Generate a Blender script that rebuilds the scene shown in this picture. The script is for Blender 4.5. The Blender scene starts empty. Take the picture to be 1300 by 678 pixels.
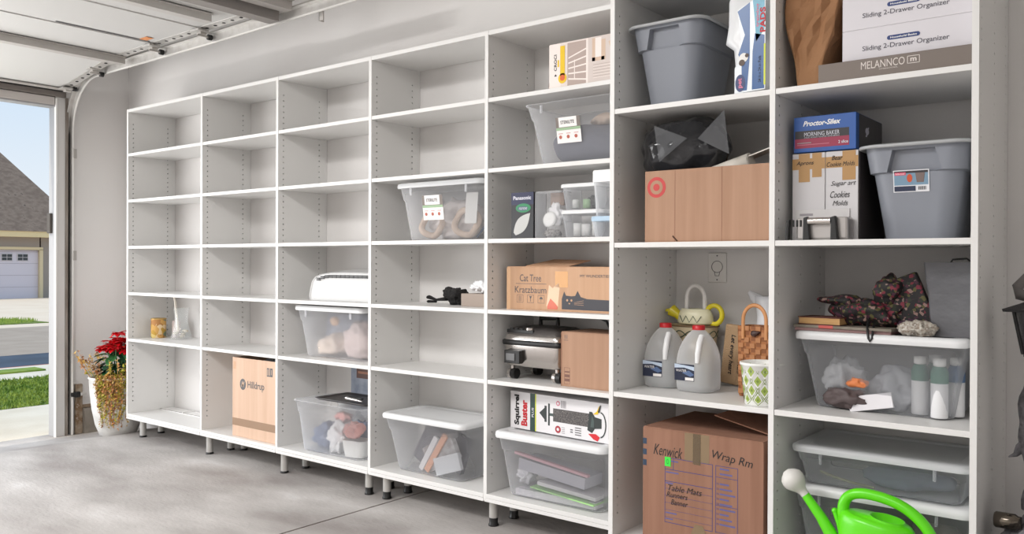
import bpy, bmesh, math, random
from mathutils import Vector, Matrix, noise
PI = math.pi
random.seed(7)
scene = bpy.context.scene
COL = scene.collection

# ------------------------------------------------------------------ camera, world, sun, added fill lights, exposure
def rad(d): return d * PI / 180
YAW, PITCH, ROLL = rad(38.481), rad(-0.226), rad(0.221)
Fw = Vector((-math.sin(YAW) * math.cos(PITCH), math.cos(YAW) * math.cos(PITCH), math.sin(PITCH)))
Rt = Vector((math.cos(YAW), math.sin(YAW), 0))
Up = Rt.cross(Fw)
R2 = Rt * math.cos(ROLL) + Up * math.sin(ROLL)
U2 = Up * math.cos(ROLL) - Rt * math.sin(ROLL)
cam = bpy.data.cameras.new('camera')
cam.sensor_width = 36
cam.lens = 36 * 1080.81 / 1300
cam.clip_start = 0.05
cam.clip_end = 500
co = bpy.data.objects.new('camera', cam)
COL.objects.link(co)
co.matrix_world = Matrix(((R2.x, U2.x, -Fw.x, 5.7658), (R2.y, U2.y, -Fw.y, -2.9582), (R2.z, U2.z, -Fw.z, 1.2027), (0, 0, 0, 1)))
scene.camera = co

world = bpy.data.worlds.new('world')
scene.world = world
world.use_nodes = True
wn = world.node_tree
wn.nodes.clear()
wo = wn.nodes.new('ShaderNodeOutputWorld')
wb = wn.nodes.new('ShaderNodeBackground')
wt = wn.nodes.new('ShaderNodeTexCoord')
wsx = wn.nodes.new('ShaderNodeSeparateXYZ')
wr = wn.nodes.new('ShaderNodeValToRGB')
wn.links.new(wt.outputs['Generated'], wsx.inputs[0])
wn.links.new(wsx.outputs['Z'], wr.inputs[0])
wn.links.new(wr.outputs[0], wb.inputs[0])
wn.links.new(wb.outputs[0], wo.inputs[0])
wr.color_ramp.elements[0].position = 0.0
wr.color_ramp.elements[0].color = (0.93, 0.97, 1.0, 1)
wr.color_ramp.elements[1].position = 0.30
wr.color_ramp.elements[1].color = (0.53, 0.75, 1.0, 1)
wb.inputs[1].default_value = 0.95

sun = bpy.data.lights.new('sun', 'SUN')
sun.energy = 2.5
sun.angle = 0.01
sun.color = (1.0, 0.93, 0.82)
so = bpy.data.objects.new('sun', sun)
COL.objects.link(so)
so.rotation_euler = Vector((-0.05, -0.72, 0.69)).to_track_quat('Z', 'Y').to_euler()

def area(name, loc, sx, sy, energy, col, aim=None):
    l = bpy.data.lights.new(name, 'AREA')
    l.shape = 'RECTANGLE'
    l.size = sx
    l.size_y = sy
    l.energy = energy
    l.color = col
    o = bpy.data.objects.new(name, l)
    COL.objects.link(o)
    o.location = loc
    if aim:
        o.rotation_euler = (Vector(loc) - Vector(aim)).to_track_quat('Z', 'Y').to_euler()
    return o
area('ceiling_fill_light', (2.9, -3.2, 3.1), 1.6, 0.8, 145, (1, 0.985, 0.97))  # added fill lights at ceiling height, no fixture hangs there
area('ceiling_fill_light', (5.0, -4.3, 3.1), 1.6, 0.8, 66, (1, 0.985, 0.97))
area('door_fill_light', (-0.70, -2.85, 1.2), 4.2, 2.0, 140, (1.0, 0.99, 0.98), (3.0, -2.2, 1.1))  # added area light in the opening, boosts the daylight coming in

scene.view_settings.view_transform = 'Standard'
scene.view_settings.look = 'None'
scene.view_settings.gamma = 1
scene.view_settings.exposure = 0.0
scene.view_settings.use_curve_mapping = False
scene.cycles.transparent_max_bounces = 24
scene.cycles.max_bounces = 8
scene.cycles.use_denoising = True

# ------------------------------------------------------------------ materials
def lin(c):
    def f(u):
        u /= 255.0
        return u / 12.92 if u <= 0.04045 else ((u + 0.055) / 1.055) ** 2.4
    return (f(c[0]), f(c[1]), f(c[2]), 1)
MC = {}
def M(name, c=(200, 200, 200), r=0.5, metal=0.0, var=None, bump=None, alpha=1.0, coat=0.0, ior=None, trans=0.0, spec=0.5, vary_pos=(0.35, 0.65), stretch=None):
    if name in MC: return MC[name]
    m = bpy.data.materials.new(name)
    m.use_nodes = True
    nt = m.node_tree
    b = nt.nodes['Principled BSDF']
    b.inputs['Base Color'].default_value = lin(c)
    b.inputs['Roughness'].default_value = r
    b.inputs['Metallic'].default_value = metal
    b.inputs['Alpha'].default_value = alpha
    b.inputs['Coat Weight'].default_value = coat
    b.inputs['Specular IOR Level'].default_value = spec
    b.inputs['Transmission Weight'].default_value = trans
    if ior: b.inputs['IOR'].default_value = ior
    if var or bump:
        tc = nt.nodes.new('ShaderNodeTexCoord')
        src = tc.outputs['Object']
        if stretch:
            mp = nt.nodes.new('ShaderNodeMapping')
            mp.inputs['Scale'].default_value = stretch
            nt.links.new(src, mp.inputs[0])
            src = mp.outputs[0]
    if var:
        n = nt.nodes.new('ShaderNodeTexNoise')
        n.inputs['Scale'].default_value = var[0]
        n.inputs['Detail'].default_value = 6
        nt.links.new(src, n.inputs['Vector'])
        cr = nt.nodes.new('ShaderNodeValToRGB')
        cr.color_ramp.elements[0].position = vary_pos[0]
        cr.color_ramp.elements[1].position = vary_pos[1]
        cr.color_ramp.elements[0].color = lin(c)
        cr.color_ramp.elements[1].color = lin(var[1])
        for k, cc in enumerate(var[2:]):
            e = cr.color_ramp.elements.new(vary_pos[1] + (k + 1) * 0.06)
            e.color = lin(cc)
        nt.links.new(n.outputs[0], cr.inputs[0])
        nt.links.new(cr.outputs[0], b.inputs['Base Color'])
    if bump:
        n2 = nt.nodes.new('ShaderNodeTexNoise')
        n2.inputs['Scale'].default_value = bump[0]
        n2.inputs['Detail'].default_value = 4
        nt.links.new(src, n2.inputs['Vector'])
        bp = nt.nodes.new('ShaderNodeBump')
        bp.inputs['Strength'].default_value = bump[1]
        bp.inputs['Distance'].default_value = 0.01
        nt.links.new(n2.outputs[0], bp.inputs['Height'])
        nt.links.new(bp.outputs[0], b.inputs['Normal'])
    MC[name] = m
    return m

def brick_mat(name, c1, c2, mortar, scale, bw=0.5, rh=0.25, ms=0.02, rot=None):
    if name in MC: return MC[name]
    m = bpy.data.materials.new(name)
    m.use_nodes = True
    nt = m.node_tree
    b = nt.nodes['Principled BSDF']
    b.inputs['Roughness'].default_value = 0.9
    tc = nt.nodes.new('ShaderNodeTexCoord')
    mp = nt.nodes.new('ShaderNodeMapping')
    if rot: mp.inputs['Rotation'].default_value = rot
    t = nt.nodes.new('ShaderNodeTexBrick')
    t.inputs['Scale'].default_value = scale
    t.inputs['Color1'].default_value = lin(c1)
    t.inputs['Color2'].default_value = lin(c2)
    t.inputs['Mortar'].default_value = lin(mortar)
    t.inputs['Mortar Size'].default_value = ms
    t.inputs['Brick Width'].default_value = bw
    t.inputs['Row Height'].default_value = rh
    nt.links.new(tc.outputs['Object'], mp.inputs[0])
    nt.links.new(mp.outputs[0], t.inputs[0])
    nt.links.new(t.outputs[0], b.inputs['Base Color'])
    MC[name] = m
    return m

def checker_mat(name, c1, c2, scale, stretch=(1, 1, 1), vor=False, cols=None):
    m = bpy.data.materials.new(name)
    m.use_nodes = True
    nt = m.node_tree
    b = nt.nodes['Principled BSDF']
    b.inputs['Roughness'].default_value = 0.7
    tc = nt.nodes.new('ShaderNodeTexCoord')
    mp = nt.nodes.new('ShaderNodeMapping')
    mp.inputs['Scale'].default_value = stretch
    nt.links.new(tc.outputs['Object'], mp.inputs[0])
    if vor:
        t = nt.nodes.new('ShaderNodeTexVoronoi')
        t.inputs['Scale'].default_value = scale
        nt.links.new(mp.outputs[0], t.inputs['Vector'])
        sx = nt.nodes.new('ShaderNodeSeparateColor')
        nt.links.new(t.outputs['Color'], sx.inputs[0])
        cr = nt.nodes.new('ShaderNodeValToRGB')
        cr.color_ramp.interpolation = 'CONSTANT'
        cr.color_ramp.elements[0].color = lin(cols[0])
        cr.color_ramp.elements[1].color = lin(cols[1])
        cr.color_ramp.elements[1].position = 1.0 / len(cols)
        for k in range(2, len(cols)):
            e = cr.color_ramp.elements.new(k / len(cols))
            e.color = lin(cols[k])
        nt.links.new(sx.outputs[0], cr.inputs[0])
        nt.links.new(cr.outputs[0], b.inputs['Base Color'])
    else:
        t = nt.nodes.new('ShaderNodeTexChecker')
        t.inputs['Scale'].default_value = scale
        t.inputs['Color1'].default_value = lin(c1)
        t.inputs['Color2'].default_value = lin(c2)
        nt.links.new(mp.outputs[0], t.inputs[0])
        nt.links.new(t.outputs[0], b.inputs['Base Color'])
    MC[name] = m
    return m

wall_m = M('painted_drywall', (220, 217, 215), 0.85, var=(1.2, (224, 222, 220)), bump=(60, 0.05))
white_m = M('white_melamine', (224, 223, 221), 0.38)
conc_m = M('garage_concrete', (142, 136, 133), 0.75, var=(1.6, (186, 182, 179), (198, 195, 193)), bump=(35, 0.25), stretch=(0.8, 1.6, 1))
stem_m = M('rough_concrete', (110, 102, 92), 0.95, var=(14, (168, 158, 146), (70, 62, 54)), bump=(30, 0.9))
black_m = M('black_plastic', (22, 22, 23), 0.4)
dark_m = M('dark_gap', (30, 28, 26), 0.9)
steel_m = M('galvanized_steel', (186, 183, 179), 0.4, 0.4, var=(20, (200, 198, 195)), bump=(50, 0.05))
dsteel_m = M('dull_galvanized_steel', (186, 182, 178), 0.5, 0.1, var=(14, (186, 182, 177)))
chrome_m = M('brushed_chrome', (205, 200, 196), 0.22, 1.0)
pwhite_m = M('white_plastic', (236, 236, 234), 0.35)
card_m = M('cardboard', (166, 130, 106), 0.85, var=(4, (176, 140, 116)), bump=(70, 0.05), stretch=(8, 8, 0.3))
cardd_m = M('brown_cardboard', (140, 101, 81), 0.85, var=(4, (150, 110, 90)), bump=(70, 0.05), stretch=(8, 8, 0.3))
cardl_m = M('pale_cardboard', (204, 172, 148), 0.85, var=(4, (212, 181, 158)), bump=(70, 0.05), stretch=(8, 8, 0.3))
tape_m = M('clear_brown_tape', (150, 128, 100), 0.25, alpha=0.75)
btape_m = M('tan_packing_tape', (178, 138, 88), 0.3)
ink_m = M('black_ink', (28, 26, 28), 0.6)
gink_m = M('grey_ink', (92, 90, 92), 0.6)
bink_m = M('blue_ink', (62, 62, 120), 0.6)
red_m = M('red_print', (190, 28, 40), 0.5)
def plastic(name, c, a0, a1, r=0.25):
    m = M(name, c, r, spec=0.6)
    nt = m.node_tree
    lw = nt.nodes.new('ShaderNodeFresnel')
    lw.inputs['IOR'].default_value = 1.45
    mr = nt.nodes.new('ShaderNodeMapRange')
    mr.inputs['From Min'].default_value = 0.03
    mr.inputs['From Max'].default_value = 0.45
    mr.inputs['To Min'].default_value = a0
    mr.inputs['To Max'].default_value = a1
    nt.links.new(lw.outputs[0], mr.inputs['Value'])
    pb, out = nt.nodes['Principled BSDF'], nt.nodes['Material Output']
    tl = nt.nodes.new('ShaderNodeBsdfTranslucent')
    tl.inputs[0].default_value = lin(c)
    tp = nt.nodes.new('ShaderNodeBsdfTransparent')
    m1 = nt.nodes.new('ShaderNodeMixShader'); m1.inputs[0].default_value = 0.45
    m2 = nt.nodes.new('ShaderNodeMixShader')
    nt.links.new(pb.outputs[0], m1.inputs[1]); nt.links.new(tl.outputs[0], m1.inputs[2])
    nt.links.new(mr.outputs[0], m2.inputs[0]); nt.links.new(tp.outputs[0], m2.inputs[1]); nt.links.new(m1.outputs[0], m2.inputs[2])
    nt.links.new(m2.outputs[0], out.inputs['Surface'])
    return m
clear_m = plastic('clear_polypropylene', (246, 247, 250), 0.22, 0.85)
frost_m = plastic('frosted_polypropylene', (244, 245, 248), 0.28, 0.9)
dfrost_m = plastic('grey_frosted_polypropylene', (232, 234, 238), 0.26, 0.85)
lidw_m = M('white_lid_plastic', (222, 223, 224), 0.4)
lidc_m = M('clear_lid_plastic', (232, 234, 236), 0.3, alpha=0.6)
tote_m = M('grey_tote_plastic', (134, 138, 147), 0.42)
totel_m = M('light_grey_lid_plastic', (168, 170, 172), 0.42)

# ------------------------------------------------------------------ mesh builder
class B:
    def __init__(s):
        s.v = []; s.f = []; s.m = []; s.sm = []; s.mats = []; s.T = None
    def mi(s, mat):
        if mat not in s.mats: s.mats.append(mat)
        return s.mats.index(mat)
    def add(s, vs, fs, mat, smooth=False):
        o = len(s.v)
        for p in vs:
            p = Vector(p)
            s.v.append(s.T @ p if s.T else p)
        k = s.mi(mat)
        for f in fs:
            s.f.append([o + i for i in f]); s.m.append(k); s.sm.append(smooth)
        return s
    def box(s, x0, x1, y0, y1, z0, z1, mat):
        return s.add([(x0, y0, z0), (x1, y0, z0), (x1, y1, z0), (x0, y1, z0), (x0, y0, z1), (x1, y0, z1), (x1, y1, z1), (x0, y1, z1)],
              [(0, 3, 2, 1), (4, 5, 6, 7), (0, 1, 5, 4), (1, 2, 6, 5), (2, 3, 7, 6), (3, 0, 4, 7)], mat)
    def loft(s, rings, mat, c0=True, c1=True, smooth=True, closed=True):
        n = len(rings[0]); vs = [p for r in rings for p in r]; fs = []
        for a in range(len(rings) - 1):
            for i in range(n if closed else n - 1):
                j = (i + 1) % n
                fs.append((a * n + i, a * n + j, (a + 1) * n + j, (a + 1) * n + i))
        s.add(vs, fs, mat, smooth)
        if c0: s.add(rings[0], [tuple(reversed(range(n)))], mat)
        if c1: s.add(rings[-1], [tuple(range(n))], mat)
        return s
    def tube(s, pts, r, mat, n=8, closed=False, cap=True, flat=1.0):
        pts = [Vector(p) for p in pts]; L = len(pts)
        rs = r if isinstance(r, (list, tuple)) else [r] * L
        rings = []; up = None
        for i, p in enumerate(pts):
            a = pts[(i - 1) % L] if (closed or i > 0) else p
            c = pts[(i + 1) % L] if (closed or i < L - 1) else p
            t = (c - a)
            if t.length < 1e-9: t = Vector((0, 0, 1))
            t.normalize()
            if up is None:
                up = Vector((0, 0, 1)) if abs(t.z) < 0.9 else Vector((0, 1, 0))
            sd = t.cross(up)
            if sd.length < 1e-6: sd = t.cross(Vector((1, 0, 0)))
            sd.normalize(); up = sd.cross(t).normalized()
            rings.append([p + (sd * math.cos(q) + up * math.sin(q) * flat) * rs[i] for q in [2 * PI * k / n for k in range(n)]])
        if closed:
            rings.append(rings[0]); s.loft(rings, mat, False, False)
        else:
            s.loft(rings, mat, cap, cap)
        return s
    def cyl(s, p0, p1, r0, mat, r1=None, n=20):
        return s.tube([p0, p1], [r0, r0 if r1 is None else r1], mat, n)
    def lathe(s, prof, mat, c=(0, 0, 0), n=28, sx=1.0, sy=1.0, cap0=True, cap1=False):
        rings = [[(c[0] + r * sx * math.cos(2 * PI * k / n), c[1] + r * sy * math.sin(2 * PI * k / n), c[2] + z) for k in range(n)] for r, z in prof]
        return s.loft(rings, mat, cap0, cap1)
    def prism(s, pts, y0, y1, mat):
        n = len(pts)
        vs = [(x, y0, z) for x, z in pts] + [(x, y1, z) for x, z in pts]
        fs = [tuple(range(n)), tuple(reversed(range(n, 2 * n)))] + [(i, i + n, (i + 1) % n + n, (i + 1) % n) for i in range(n)]
        return s.add(vs, fs, mat)
    def rect(s, x0, x1, z0, z1, mat, y=0.0, l=1):          # thin printed or stuck-on patch on a front face at y
        e = 0.0004 * l
        return s.box(x0, x1, y - e, y - e + 0.0002, z0, z1, mat)
    def disc(s, x, z, r, mat, y=0.0, l=1, rz=None, n=24):
        e = 0.0004 * l
        return s.prism([(x + r * math.cos(2 * PI * k / n), z + (rz or r) * math.sin(2 * PI * k / n)) for k in range(n)], y - e, y - e + 0.0002, mat)
    def poly(s, pts, mat, y=0.0, l=1):
        e = 0.0004 * l
        return s.prism(pts, y - e, y - e + 0.0002, mat)
    def text(s, t, x0, z0, w, h, mat, y=0.0, l=2, up=False, shear=0.0, bold=0.0, bend=0.0):
        vs, fs = glyphs(t, shear, bold)
        e = 0.0004 * l
        out = []
        for a, b2 in vs:
            if up: out.append((x0 + (1 - b2) * w, y - e, z0 + a * h))
            else: out.append((x0 + a * w, y - e, z0 + b2 * h + bend * a))
        return s.add(out, fs, mat)
    def blob(s, c, r, mat, amp=0.25, freq=6.0, seed=0, sub=4, flat=True, ridge=False):
        bm = bmesh.new()
        bmesh.ops.create_icosphere(bm, subdivisions=sub, radius=1)
        vs = []
        for v in bm.verts:
            d = v.co.normalized()
            q = Vector((d.x * r[0], d.y * r[1], d.z * r[2]))
            nn = noise.noise(q * freq + Vector((seed * 7.3, seed, 0)))
            n2 = noise.noise(q * freq * 2.7 + Vector((seed, 3.1 * seed, 5)))
            if ridge: nn = 0.08 - abs(nn) * 2.2; n2 = 0.08 - abs(n2) * 2
            else: nn -= 0.4; n2 -= 0.2
            k = 1.04 + amp * (nn + 0.5 * n2)
            z = q.z * k
            if flat: z = max(z, -r[2] * 0.8)
            vs.append((c[0] + q.x * k, c[1] + q.y * k, c[2] + z))
        fs = [[v.index for v in f.verts] for f in bm.faces]
        bm.free()
        return s.add(vs, fs, mat, True)
    def quad(s, a, b2, c, d, mat): return s.add([a, b2, c, d], [(0, 1, 2, 3)], mat)
    def build(s, name, parent=None, loc=None, rz=0.0, bevel=0.0, seg=2, label=None, thick=0.0, weld=False):
        me = bpy.data.meshes.new(name)
        me.from_pydata([tuple(v) for v in s.v], [], s.f)
        for m in s.mats: me.materials.append(m)
        me.polygons.foreach_set('material_index', s.m)
        me.polygons.foreach_set('use_smooth', s.sm)
        me.update()
        o = bpy.data.objects.new(name, me)
        COL.objects.link(o)
        if parent: o.parent = parent
        if loc: o.location = loc
        if rz: o.rotation_euler.z = rz
        if label: o['label'] = label
        if thick:
            md = o.modifiers.new('thickness', 'SOLIDIFY'); md.thickness = thick; md.offset = 1
        if bevel:
            md = o.modifiers.new('bevel', 'BEVEL'); md.width = bevel; md.segments = seg; md.limit_method = 'ANGLE'
        return o

GC = {}
def glyphs(t, shear, bold):
    key = (t, shear, bold)
    if key in GC: return GC[key]
    cu = bpy.data.curves.new('t', 'FONT')
    cu.body = t; cu.shear = shear; cu.offset = bold; cu.resolution_u = 3
    o = bpy.data.objects.new('t', cu)
    me = bpy.data.meshes.new_from_object(o)
    xs = [v.co.x for v in me.vertices]; ys = [v.co.y for v in me.vertices]
    x0, x1, y0, y1 = min(xs), max(xs), min(ys), max(ys)
    vs = [((v.co.x - x0) / (x1 - x0), (v.co.y - y0) / max(1e-6, y1 - y0)) for v in me.vertices]
    fs = [list(p.vertices) for p in me.polygons]
    bpy.data.objects.remove(o); bpy.data.curves.remove(cu); bpy.data.meshes.remove(me)
    GC[key] = (vs, fs)
    return GC[key]

def thing(name, label, cat, loc=(0, 0, 0), rz=0.0, group=None):
    o = bpy.data.objects.new(name, None)
    COL.objects.link(o)
    o.empty_display_size = 0.1
    o.location = loc; o.rotation_euler = (0, 0, rz)
    return tag(o, label, cat, group)
def tag(o, label, cat, group=None):
    o['label'] = label; o['category'] = cat
    if group: o['group'] = group
    return o
def struct(o):
    o['kind'] = 'structure'; return o
def stuff(o, label, cat):
    o['kind'] = 'stuff'; return tag(o, label, cat)
def rrect(w, d, r, z, n=6, cx=0.0, cy=0.0):
    pts = []
    for q, (sx, sy) in enumerate(((1, -1), (1, 1), (-1, 1), (-1, -1))):
        for k in range(n + 1):
            a = -PI / 2 + q * PI / 2 + (PI / 2) * k / n
            pts.append((cx + sx * (w / 2 - r) + r * math.cos(a), cy + sy * (d / 2 - r) + r * math.sin(a), z))
    return pts
def arc(c, r, a0, a1, n, plane='xz', rz=None):
    out = []
    for k in range(n + 1):
        a = rad(a0 + (a1 - a0) * k / n)
        u, v = r * math.cos(a), (rz or r) * math.sin(a)
        out.append((c[0] + u, c[1], c[2] + v) if plane == 'xz' else (c[0] + u, c[1] + v, c[2]))
    return out

# ------------------------------------------------------------------ the room
XS = [0.0, 0.9215, 1.6954, 2.4738, 3.2525, 4.0201, 4.6527, 5.2827]
WY = 0.352                    # face of the wall behind the shelves
WX = -0.66                    # face of the wall with the garage door opening
TH = 0.019
# floor: flat slab that falls a little towards the door, saw-cut joint at X=2.62
b = B()
JX = 2.619
ys = (-6.4, 0.6)
prof = [(-0.80, -0.07), (-0.66, -0.066), (-0.40, -0.055), (-0.05, 0.0), (JX - 0.006, 0.0)]
b.prism([(x, z) for x, z in prof] + [(JX - 0.006, -0.15), (-0.80, -0.15)], ys[0], ys[1], conc_m)
b.prism([(JX + 0.006, 0.0), (8.6, 0.0), (8.6, -0.15), (JX + 0.006, -0.15)], ys[0], ys[1], conc_m)
b.box(JX - 0.006, JX + 0.006, ys[0], ys[1], -0.12, -0.003, M('joint_sealant', (78, 62, 54), 0.9))
struct(b.build('floor'))
b = B(); b.box(-0.80, 8.6, -6.4, 0.6, 3.2, 3.3, M('ceiling_paint', (220, 218, 215), 0.9)); struct(b.build('ceiling'))
b = B()
b.box(-0.80, 8.6, WY, 0.6, 0.0, 3.2, wall_m)
b.box(-0.66, 8.6, WY, 0.6, -0.1, 0.0, wall_m)
struct(b.build('wall_back'))
b = B(); b.box(8.45, 8.6, -6.4, WY, 0, 3.2, wall_m); struct(b.build('wall_right'))
b = B(); b.box(-0.66, 8.45, -6.4, -6.2, 0, 3.2, wall_m); struct(b.build('wall_near'))
DY0, DY1, DZ = -5.07, -0.185, 2.335
b = B()
b.box(-0.745, WX, DY1, WY, -0.1, 3.2, wall_m)
b.box(-0.745, WX, DY0, DY1, DZ, 3.2, wall_m)
b.box(-0.745, WX, -6.4, DY0, -0.1, 3.2, wall_m)
struct(b.build('wall_front'))
# rough concrete footing of the back wall, seen under the shelving
b = B()
n = 90
for i in range(n):
    x0 = 0.02 + i * (8.4 / n); x1 = x0 + 8.4 / n
    d = 0.02 + 0.012 * noise.noise(Vector((i * 0.9, 0, 0)))
    b.box(x0, x1, WY - d, WY - 0.0005, 0.0, 0.11 + 0.008 * noise.noise(Vector((i * 0.7, 4, 0))), stem_m)
struct(b.build('baseboard_back'))
b = B()
b.box(WX, WX + 0.05, 0.0, WY - 0.001, -0.066, 0.12, M('grey_footing_concrete', (132, 124, 114), 0.95, var=(9, (150, 142, 132)), bump=(40, 0.5)))
b.box(WX, WX + 0.012, -0.02, WY - 0.001, 0.121, 0.145, M('weathered_sill', (120, 98, 78), 0.9, var=(12, (150, 132, 112))))
b.box(WX, WX + 0.018, -0.055, -0.001, -0.066, 0.30, M('stained_stud', (176, 164, 148), 0.9, var=(16, (120, 92, 62), (196, 188, 178)), bump=(40, 0.4)))
struct(b.build('baseboard_left', bevel=0.003))
# door jamb and header trim
trim_m = M('painted_jamb', (205, 203, 201), 0.5)
jamb_m = M('grey_jamb', (158, 158, 160), 0.5)
b = B()
b.box(-0.748, WX + 0.012, DY1 - 0.012, DY1, -0.066, DZ, jamb_m)
b.box(WX, WX + 0.02, DY1 - 0.012, DY1 + 0.055, -0.066, DZ + 0.06, trim_m)
b.box(WX + 0.001, WX + 0.028, DY1 - 0.014, DY1 - 0.004, -0.066, DZ + 0.05, M('bright_trim', (238, 237, 234), 0.5))
b.box(WX, WX + 0.026, DY1 + 0.055, DY1 + 0.075, -0.066, DZ + 0.06, M('weathered_wood', (150, 143, 136), 0.8, var=(25, (120, 110, 102)), stretch=(1, 1, 0.15)))
struct(b.build('trim_1', bevel=0.002))
b = B()
b.box(-0.748, WX + 0.012, DY0, DY1 - 0.012, DZ - 0.012, DZ, jamb_m)
b.box(WX, WX + 0.02, DY0, DY1 - 0.02, DZ, DZ + 0.055, M('header_trim', (196, 190, 186), 0.5))
b.box(WX, WX + 0.035, DY0, DY1 + 0.055, DZ + 0.06, DZ + 0.10, M('header_seal', (122, 115, 110), 0.6))
struct(b.build('trim_2', bevel=0.002))
b = B()
b.box(0.0, 0.05, -0.02, 0.0, 0, 0.145, M('dark_bronze_plastic', (74, 68, 62), 0.5))
o = b.build('door_keypad', loc=(-0.738, DY1 - 0.0125, 1.41), bevel=0.004)
tag(o, 'dark brown keypad box on the garage door jamb', 'keypad')

# garage door track
def sweep(b, path, prof, mat):
    """path: (x, z, angle) stations in the XZ plane; prof: (across y, normal offset)."""
    rings = []
    for x, z, a in path:
        nx, nz = -math.sin(a), math.cos(a)
        rings.append([(x + nx * q, p, z + nz * q) for p, q in prof])
    b.loft(rings, mat, True, True, smooth=False)
Rk = 0.36
TX, TZ, TY = -0.615, 2.512, -0.09
path = [(TX, -0.06, PI / 2), (TX, 1.0, PI / 2), (TX, TZ - Rk, PI / 2)]
for k in range(1, 17):
    a = PI / 2 * k / 16
    path.append((TX + Rk - Rk * math.cos(a), TZ - Rk + Rk * math.sin(a), PI / 2 - a))
path += [(1.2, TZ + 0.004, 0), (2.75, TZ + 0.022, 0)]
tr = thing('garage_door_track', 'galvanized curved track of the garage door beside the shelf wall', 'door track', (0, 0, 0))
b = B()
sweep(b, path, [(TY - 0.002, -0.006), (TY + 0.006, -0.006), (TY + 0.006, 0.004), (TY - 0.002, 0.004)], M('bright_track_lip', (232, 230, 226), 0.35, 0.3))
b.build('track_lip', tr)
b = B()
sweep(b, path, [(TY - 0.002, 0.004), (TY + 0.001, 0.004), (TY + 0.001, 0.045), (TY - 0.002, 0.045)], steel_m)
sweep(b, path, [(TY - 0.030, 0.045), (TY + 0.001, 0.045), (TY + 0.001, 0.049), (TY - 0.030, 0.049)], steel_m)
b.build('track_web', tr)
b = B()
hz = [(x, z, a) for x, z, a in path if a < 0.02]
b.loft([[(x, y, z + q) for y, q in ((TY + 0.012, 0.030), (TY + 0.042, 0.030), (TY + 0.042, 0.034), (TY + 0.016, 0.034), (TY + 0.016, 0.075), (TY + 0.012, 0.075))] for x, z, a in hz], M('angle_steel', (188, 184, 178), 0.5, 0.5), True, True, smooth=False)
b.build('support_angle', tr)
b = B()
b.box(2.13, 2.165, TY + 0.043, TY + 0.047, TZ - 0.02, 3.2, dsteel_m)
b.box(2.13, 2.134, TY + 0.043, TY + 0.075, TZ - 0.02, 3.2, dsteel_m)
b.tube([(2.15, TY + 0.045, TZ + 0.09), (2.5, 0.05, 3.19)], 0.012, dsteel_m, 4)
b.build('hanger_bracket', tr)
for z in (0.27, 1.25, 2.0):
    b = B()
    b.box(TX - 0.044, TX + 0.01, TY + 0.002, TY + 0.006, z - 0.035, z + 0.035, dsteel_m)
    b.box(TX - 0.044, TX - 0.040, TY + 0.002, TY + 0.05, z - 0.035, z + 0.035, dsteel_m)
    b.cyl((TX - 0.02, TY + 0.005, z), (TX - 0.02, TY + 0.016, z), 0.008, black_m, n=8)
    b.build('track_bracket', tr, bevel=0.001)
b = B()
b.box(0, 0.04, 0, 0.035, 0, 0.04, black_m)
b.box(0.012, 0.052, 0.035, 0.075, 0.01, 0.03, dsteel_m)
b.cyl((0.02, -0.02, 0.02), (0.02, 0.0, 0.02), 0.016, black_m, n=12)
o = b.build('safety_sensor', loc=(TX + 0.0, TY + 0.008, 0.215), bevel=0.003)
tag(o, 'small black safety sensor at the foot of the door track', 'sensor')

# the open sectional door, hanging under the ceiling
dm = M('door_panel_white', (206, 205, 203), 0.5, bump=(90, 0.15), stretch=(0.3, 3, 1))
dk = M('door_seam', (120, 112, 106), 0.7)
gd = thing('garage_door', 'open white sectional garage door hanging below the ceiling', 'garage door', (0, 0, 0))
gy0, gy1 = -5.12, -0.135
secs = [(-0.60, 2.445, 0.10, 2.560), (0.118, 2.566, 0.655, 2.575), (0.673, 2.575, 1.19, 2.58), (1.208, 2.58, 1.735, 2.582)]
for x0, z0, x1, z1 in secs:
    b = B()
    a = math.atan2(z1 - z0, x1 - x0); L = math.hypot(x1 - x0, z1 - z0)
    b.T = Matrix.Translation((x0, 0, z0)) @ Matrix.Rotation(-a, 4, 'Y')
    b.box(0, L, gy0, gy1, 0.0, 0.045, dm)
    b.box(0.0, L, gy1 - 0.065, gy1, -0.004, 0.0, steel_m)
    for k in range(int(L / 0.085)):
        b.cyl((0.05 + k * 0.085, gy1 - 0.03, -0.0055), (0.05 + k * 0.085, gy1 - 0.03, -0.004), 0.011, dark_m, n=8)
    b.box(0.0, 0.012, gy0, gy1 - 0.07, -0.006, 0.0, dm)
    b.box(L, L + 0.018, gy0, gy1, 0.004, 0.04, dk)
    b.build('door_section', gd, bevel=0.002)
b = B(); b.box(-0.625, -0.603, gy0, gy1 + 0.01, 2.432, 2.478, black_m); b.box(-0.60, -0.55, gy0, gy1, 2.437, 2.447, M('bottom_rail', (190, 186, 182), 0.5, 0.2)); b.build('bottom_seal', gd, bevel=0.002)
def hat(x, w, d, y1, zt, mat, name='reinforcing_strut'):
    b = B()
    pts = [(x - w / 2 - 0.02, zt), (x - w / 2 - 0.02, zt - 0.004), (x - w / 2, zt - 0.004), (x - w / 2, zt - d), (x + w / 2, zt - d), (x + w / 2, zt - 0.004), (x + w / 2 + 0.02, zt - 0.004), (x + w / 2 + 0.02, zt)]
    b.prism(pts, gy0 + 0.03, y1, mat)
    b.build(name, gd)
hat(0.205, 0.062, 0.045, gy1 + 0.002, 2.563, dsteel_m)
hat(1.50, 0.055, 0.04, gy1 - 0.17, 2.574, M('light_galvanized_steel', (200, 197, 193), 0.5, 0.05))
hat(1.86, 0.085, 0.075, gy1 + 0.002, 2.585, M('brown_grey_steel', (150, 145, 141), 0.55, 0.05))
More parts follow.
